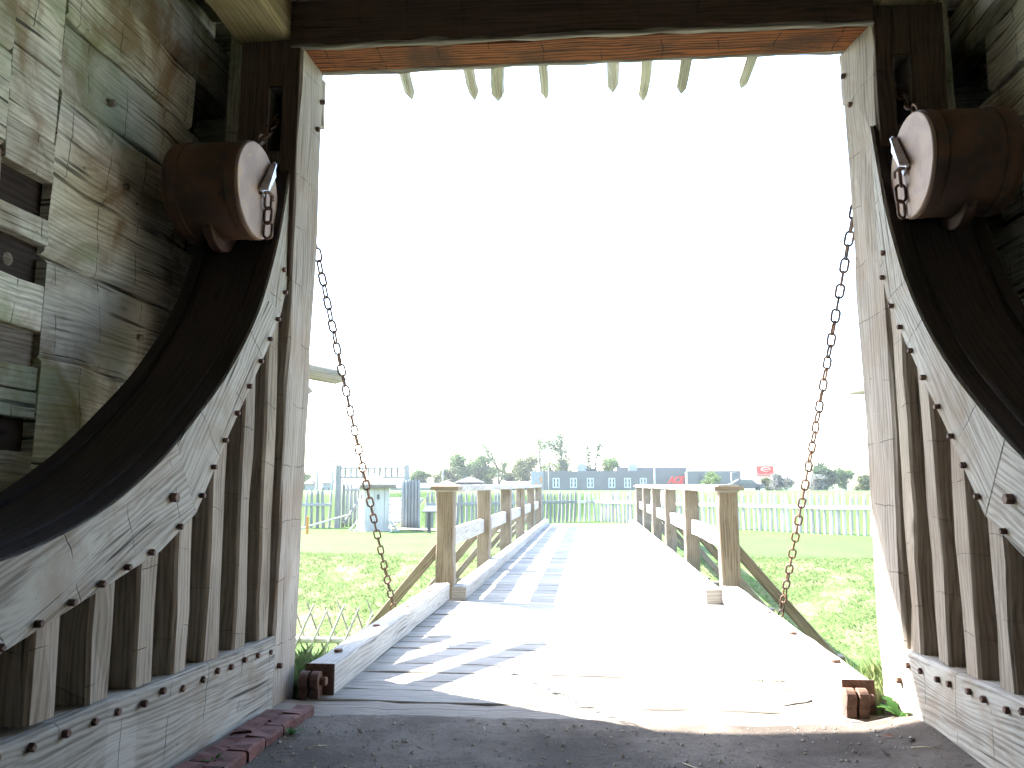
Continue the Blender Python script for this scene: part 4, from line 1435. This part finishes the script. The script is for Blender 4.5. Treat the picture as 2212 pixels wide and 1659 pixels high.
for k in range(K):
    a, b = 4 * k, 4 * k + 4
    fs += [[a + 1, b + 1, b + 3, a + 3], [a, a + 1, b + 1, b], [a + 3, b + 3, b + 2, a + 2]]
m.add(vs, fs)
box(m, (sp.x - .35, 149.9, sp.z + hh * .36 - .07), (sp.x + .98, 149.97, sp.z + hh * .36 + .05))
m.build('emblem', M['cream'], rs)
text_mesh('sign_lettering', 'EconoLodge', (sp.x + .02, 149.93, sp.z - hh * .60), .70, M['cream'], rs, width=2.95, depth=.03, bold=0.0)

# utility and lamp poles
for px_, top, Y, lab, r in ((688, 967, 80, 'tall bare utility pole beside the left gate post', .16), (719.5, 985, 82, 'utility pole just left of the picket gateway', .17), (957, 986, 100, 'slim lamp pole above the left railing cap', .12),
                            (1155 + 30, 1010, 118, 'thin light pole at the corner of the grey store', .08), (1414, 1009, 112, 'pale lamp pole in front of the grey store', .16), (1579.5, 1020, 115, 'short light pole near the right end of the store', .09)):
    p = at(px_, top, Y)
    root = thing('lamp_pole', (p.x, Y, GZ), lab, 'pole')
    m = MB(); pole(m, (p.x, Y, GZ - .2), (p.x, Y, p.z), r, r * .7, n=8, seg=3, jit=0)
    m.build('pole_shaft', M['pole'], root)
    m = MB()
    if px_ < 900:
        beam(m, (p.x - .9, Y, p.z - .6), (p.x + .9, Y, p.z - .6), .1, .12); m.build('crossarm', M['bark'], root)
    else:
        beam(m, (p.x, Y, p.z - .05), (p.x + .7, Y, p.z + .02), .18, .1); m.build('lamp_head', M['pole'], root)

def house(px0, px1, eave, ridge, base, Y, wallm, roofm, label, hip=False):
    a, ze = xz(px0, eave, Y); b, _ = xz(px1, eave, Y); _, zr = xz(px0, ridge, Y)
    root = thing('house', ((a + b) / 2, Y, GZ), label, 'house')
    D = (b - a) * .8
    m = MB(); box(m, (a + .3, Y + .3, GZ - .3), (b - .3, Y + D, ze)); m.build('wall', wallm, root)
    m = MB()
    if hip:
        vs = [(a, Y, ze), (b, Y, ze), (b, Y + D + .3, ze), (a, Y + D + .3, ze), (a + (b - a) * .45, Y + D / 2, zr), (a + (b - a) * .55, Y + D / 2, zr)]
        fs = [[0, 1, 5, 4], [1, 2, 5], [2, 3, 4, 5], [3, 0, 4], [3, 2, 1, 0]]
    else:
        vs = [(a, Y, ze), (b, Y, ze), (b, Y + D + .3, ze), (a, Y + D + .3, ze), (a, Y + D / 2, zr), (b, Y + D / 2, zr)]
        fs = [[0, 1, 5, 4], [2, 3, 4, 5], [3, 0, 4], [1, 2, 5], [3, 2, 1, 0]]
    m.add([Vector(v) for v in vs], fs); m.build('roof', roofm, root)
    w_ = (b - a)
    for t in (.25, .7):
        m = MB(); x = a + w_ * t
        box(m, (x, Y + .22, ze - 1.7), (x + w_ * .12, Y + .28, ze - .6)); m.build('window', M['glass'], root)
    return root
house(652, 679, 1046, 1033, 1052, 95, M['bldw'], M['brown'], 'far house with a brown roof beside the left post', hip=True)
house(690, 716, 1044, 1031, 1052, 105, M['bldw'], M['brown'], 'far brown-roofed house between the two utility poles')
house(980, 1042, 1042, 1029.5, 1052, 105, M['brown'], M['roofd'], 'low house with a dark hipped roof behind the left railing', hip=True)
house(836, 940, 1054, 1043.5, 1058, 88, M['bldw'], M['roofb'], 'long low building with a pale blue metal roof behind the sentry box')
house(1084, 1146, 1046, 1040, 1056, 108, M['roofd'], M['roofb'], 'low pale-roofed shed left of the grey store', hip=False)

def car(px_, Y, label, zbase=GZ):
    p = at(px_, 1045, Y)
    root = thing('parked_car', (p.x, Y, zbase), label, 'car')
    m = MB()
    poly = [(-2.2, .35), (2.2, .35), (2.25, .85), (1.3, 1.0), (.7, 1.5), (-1.0, 1.55), (-1.8, 1.05), (-2.25, .95)]
    zb = at(px_, 1036, Y).z - 1.5
    prism(m, [(a, b) for a, b in poly], lambda a, b, d: Vector((p.x + a, Y + d, zb + b)), 0, 1.7)
    m.build('body', M['carp'], root)
    m = MB(); prism(m, [(-.95, 1.05), (.95, 1.02), (.6, 1.43), (-.9, 1.47)], lambda a, b, d: Vector((p.x + a, Y + d, zb + b)), -.02, .0); m.build('window', M['glass'], root)
    for q in (-1.35, 1.35):
        m = MB(); cyl(m, (p.x + q, Y + .1, zb + .34), (0, 1, 0), .34, .22, n=16); m.build('wheel', M['tyre'], root)
car(1614, 105, 'dark parked car seen over the palisade below the red sign')

# ------------------------------------------------------------------ trees
def tree(px_, top, base, Y, wpx, label, leaf, nleaf, size, kind='round', bare=0.3, name='tree', seed=1, trunk_vis=True):
    rr = random.Random(seed)
    P = at(px_, top, Y); x0 = P.x; zt = P.z; zb = GZ
    H = zt - zb; W = wpx * Y / FPX
    root = thing(name, (x0, Y, zb), label, 'tree' if name == 'tree' else 'bush')
    tb, lf = MB(), MB()
    ends = []
    def grow(p, d, L, r, lev):
        n = 3
        pts = [p]; q = p.copy(); dd = d.copy()
        for k in range(n):
            dd = (dd + Vector((rr.gauss(0, .13), rr.gauss(0, .13), .06))).normalized()
            q = q + dd * (L / n); pts.append(q.copy())
        tube(tb, pts, [r * (1 - .45 * k / n) for k in range(n + 1)], n=5 if lev < 2 else 3)
        if lev >= 1: ends.extend(pts[1:])
        if lev >= 3 or L < H * .05: return
        kids = 4 if lev == 0 else 3
        for k in range(kids):
            a = rr.uniform(0, 6.28); sp = (.45 if kind == 'tall' else .8) * rr.uniform(.6, 1.2)
            nd = (dd + Vector((math.cos(a) * sp, math.sin(a) * sp, rr.uniform(-.1, .35)))).normalized()
            bp = pts[-1] if k < 2 else pts[rr.choice((1, 2))]
            grow(bp, nd, L * rr.uniform(.5, .74), r * .52, lev + 1)
    if kind == 'tall':
        for k in range(rr.choice((1, 2, 2))):
            a = rr.uniform(-.22, .22)
            grow(Vector((x0 + a, Y, zb)), Vector((a * .8, 0, 1)).normalized(), H * .42, H * .026, 0)
    else:
        grow(Vector((x0, Y, zb)), Vector((0, 0, 1)), H * .34, H * .02, 0)
    # fit the branches to the wanted crown box
    zmx = max(v.z for v in tb.v); hx = max(abs(v.x - x0) for v in tb.v)
    fz = H / max(.1, zmx - zb) * .985; fx = min(1.6, (W / 2) / max(.1, hx))
    def fit(v): return Vector((x0 + (v.x - x0) * fx, Y + (v.y - Y) * fx, zb + (v.z - zb) * fz))
    tb.v = [fit(v) for v in tb.v]; ends = [fit(v) for v in ends]
    tb.build('trunk', M['bark'], root)
    cl = [e for e in ends if e.z > zb + H * .25]
    for k in range(int(nleaf * (4.2 if kind == 'tall' else 3.6))):
        e = rr.choice(cl)
        sg = H * (.045 if kind == 'tall' else .075)
        c = e + Vector((rr.gauss(0, sg), rr.gauss(0, sg), rr.gauss(0, sg * .8)))
        s = size * (.42 if kind == 'tall' else .55) * rr.uniform(.5, 1.3)
        n_ = Vector((rr.gauss(0, 1), rr.gauss(0, 1), rr.gauss(0, 1) + .4)).normalized()
        _, a, b = frame(n_)
        lf.add([c - a * s, c - b * s * .6, c + a * s, c + b * s * .6], [[0, 1, 2, 3]], tint=rr.random())
    lf.build('crown', leaf, root)
    return root
A_, B_, C2 = M['leaf_a'], M['leaf_b'], M['leaf_c']
tree(905, 1017, 1045, 165, 48, 'low green tree clump at the left end of the tree line', A_, 1500, .38, seed=3)
tree(938, 1024, 1045, 160, 40, 'small bushy tree left of the lamp pole', B_, 1200, .36, seed=4)
tree(972, 1012, 1045, 158, 36, 'dim green tree right of the lamp pole', B_, 1100, .36, seed=5)
tree(1003, 984, 1045, 168, 52, 'leafy rounded tree left of the bare-twigged one', A_, 2000, .42, seed=6)
tree(1040, 987, 1045, 172, 50, 'leafy tree close behind the bare-twigged one', A_, 1500, .42, seed=7)
tree(1080, 952, 1045, 165, 100, 'wide bare-twigged tree with thin foliage above the dark hipped roof', A_, 850, .34, kind='tall', seed=8)
tree(1130, 985, 1045, 166, 56, 'reddish-green leafy tree beside the pale shed', B_, 1500, .38, seed=9)
tree(1172, 924, 1045, 170, 84, 'tall thin-leaved tree over the left corner of the grey store', A_, 900, .36, kind='tall', seed=21)
tree(1229, 906, 1045, 170, 98, 'tallest sparse tree with a forked trunk behind the grey store', C2, 1300, .36, kind='tall', seed=12)
tree(1281, 938, 1045, 172, 66, 'slender sparse tree right of the tallest one', C2, 950, .36, kind='tall', seed=13)
tree(1318, 992, 1045, 168, 56, 'round leafy tree top above the store roof', A_, 1500, .38, seed=14)
tree(1055, 1010, 1045, 176, 90, 'low leafy undergrowth filling the tree line behind the dark roof', A_, 1800, .4, seed=31)
tree(1105, 1006, 1045, 176, 80, 'low brownish undergrowth behind the pale shed', B_, 1500, .4, seed=32)
tree(1200, 996, 1045, 175, 60, 'low hazy tree between the two tall thin trees', A_, 900, .4, seed=15)
tree(1546, 1021, 1045, 112, 62, 'thin pale-green tree in front of the right end of the store', A_, 900, .2, seed=16)
tree(1788, 1003, 1045, 150, 100, 'dense dark-green tree at the right beyond the palisade', C2, 2600, .36, seed=17)
tree(1826, 1014, 1045, 152, 50, 'smaller green tree on the right flank of the dense one', A_, 1200, .34, seed=18)
tree(1700, 1024, 1052, 120, 84, 'white-blossomed bush right of the red sign', M['blossom'], 2000, .2, name='bush', seed=19)
tree(1748, 1029, 1052, 118, 84, 'second pale-blossomed bush below the dense dark tree', M['blossom'], 1700, .2, name='bush', seed=20)
tree(1852, 1026, 1052, 118, 70, 'yellow-green bush nearest the right gate post', B_, 1800, .24, name='bush', seed=22)
tree(1652, 1034, 1052, 125, 60, 'olive bush under the red sign', B_, 1200, .24, name='bush', seed=23)
tree(655, 1022, 1045, 120, 26, 'green tree top behind the far brown-roofed house', A_, 900, .3, seed=24)

# ------------------------------------------------------------------ air: pale veil over the far town
m = MB()
box(m, (-260, -130, -4.0), (260, 330, 26))
hz = m.build('haze', M['gravel'])
hm = bpy.data.materials.new('thin_air'); hm.use_nodes = True
hn = hm.node_tree; hn.nodes.clear()
ho = hn.nodes.new('ShaderNodeOutputMaterial'); hv = hn.nodes.new('ShaderNodeVolumePrincipled')
hv.inputs['Color'].default_value = (.9, .94, 1, 1); hv.inputs['Density'].default_value = 0.0003; hv.inputs['Anisotropy'].default_value = 0.3
hn.links.new(hv.outputs[0], ho.inputs['Volume'])
hz.data.materials.clear(); hz.data.materials.append(hm)
tag(hz, kind='stuff')
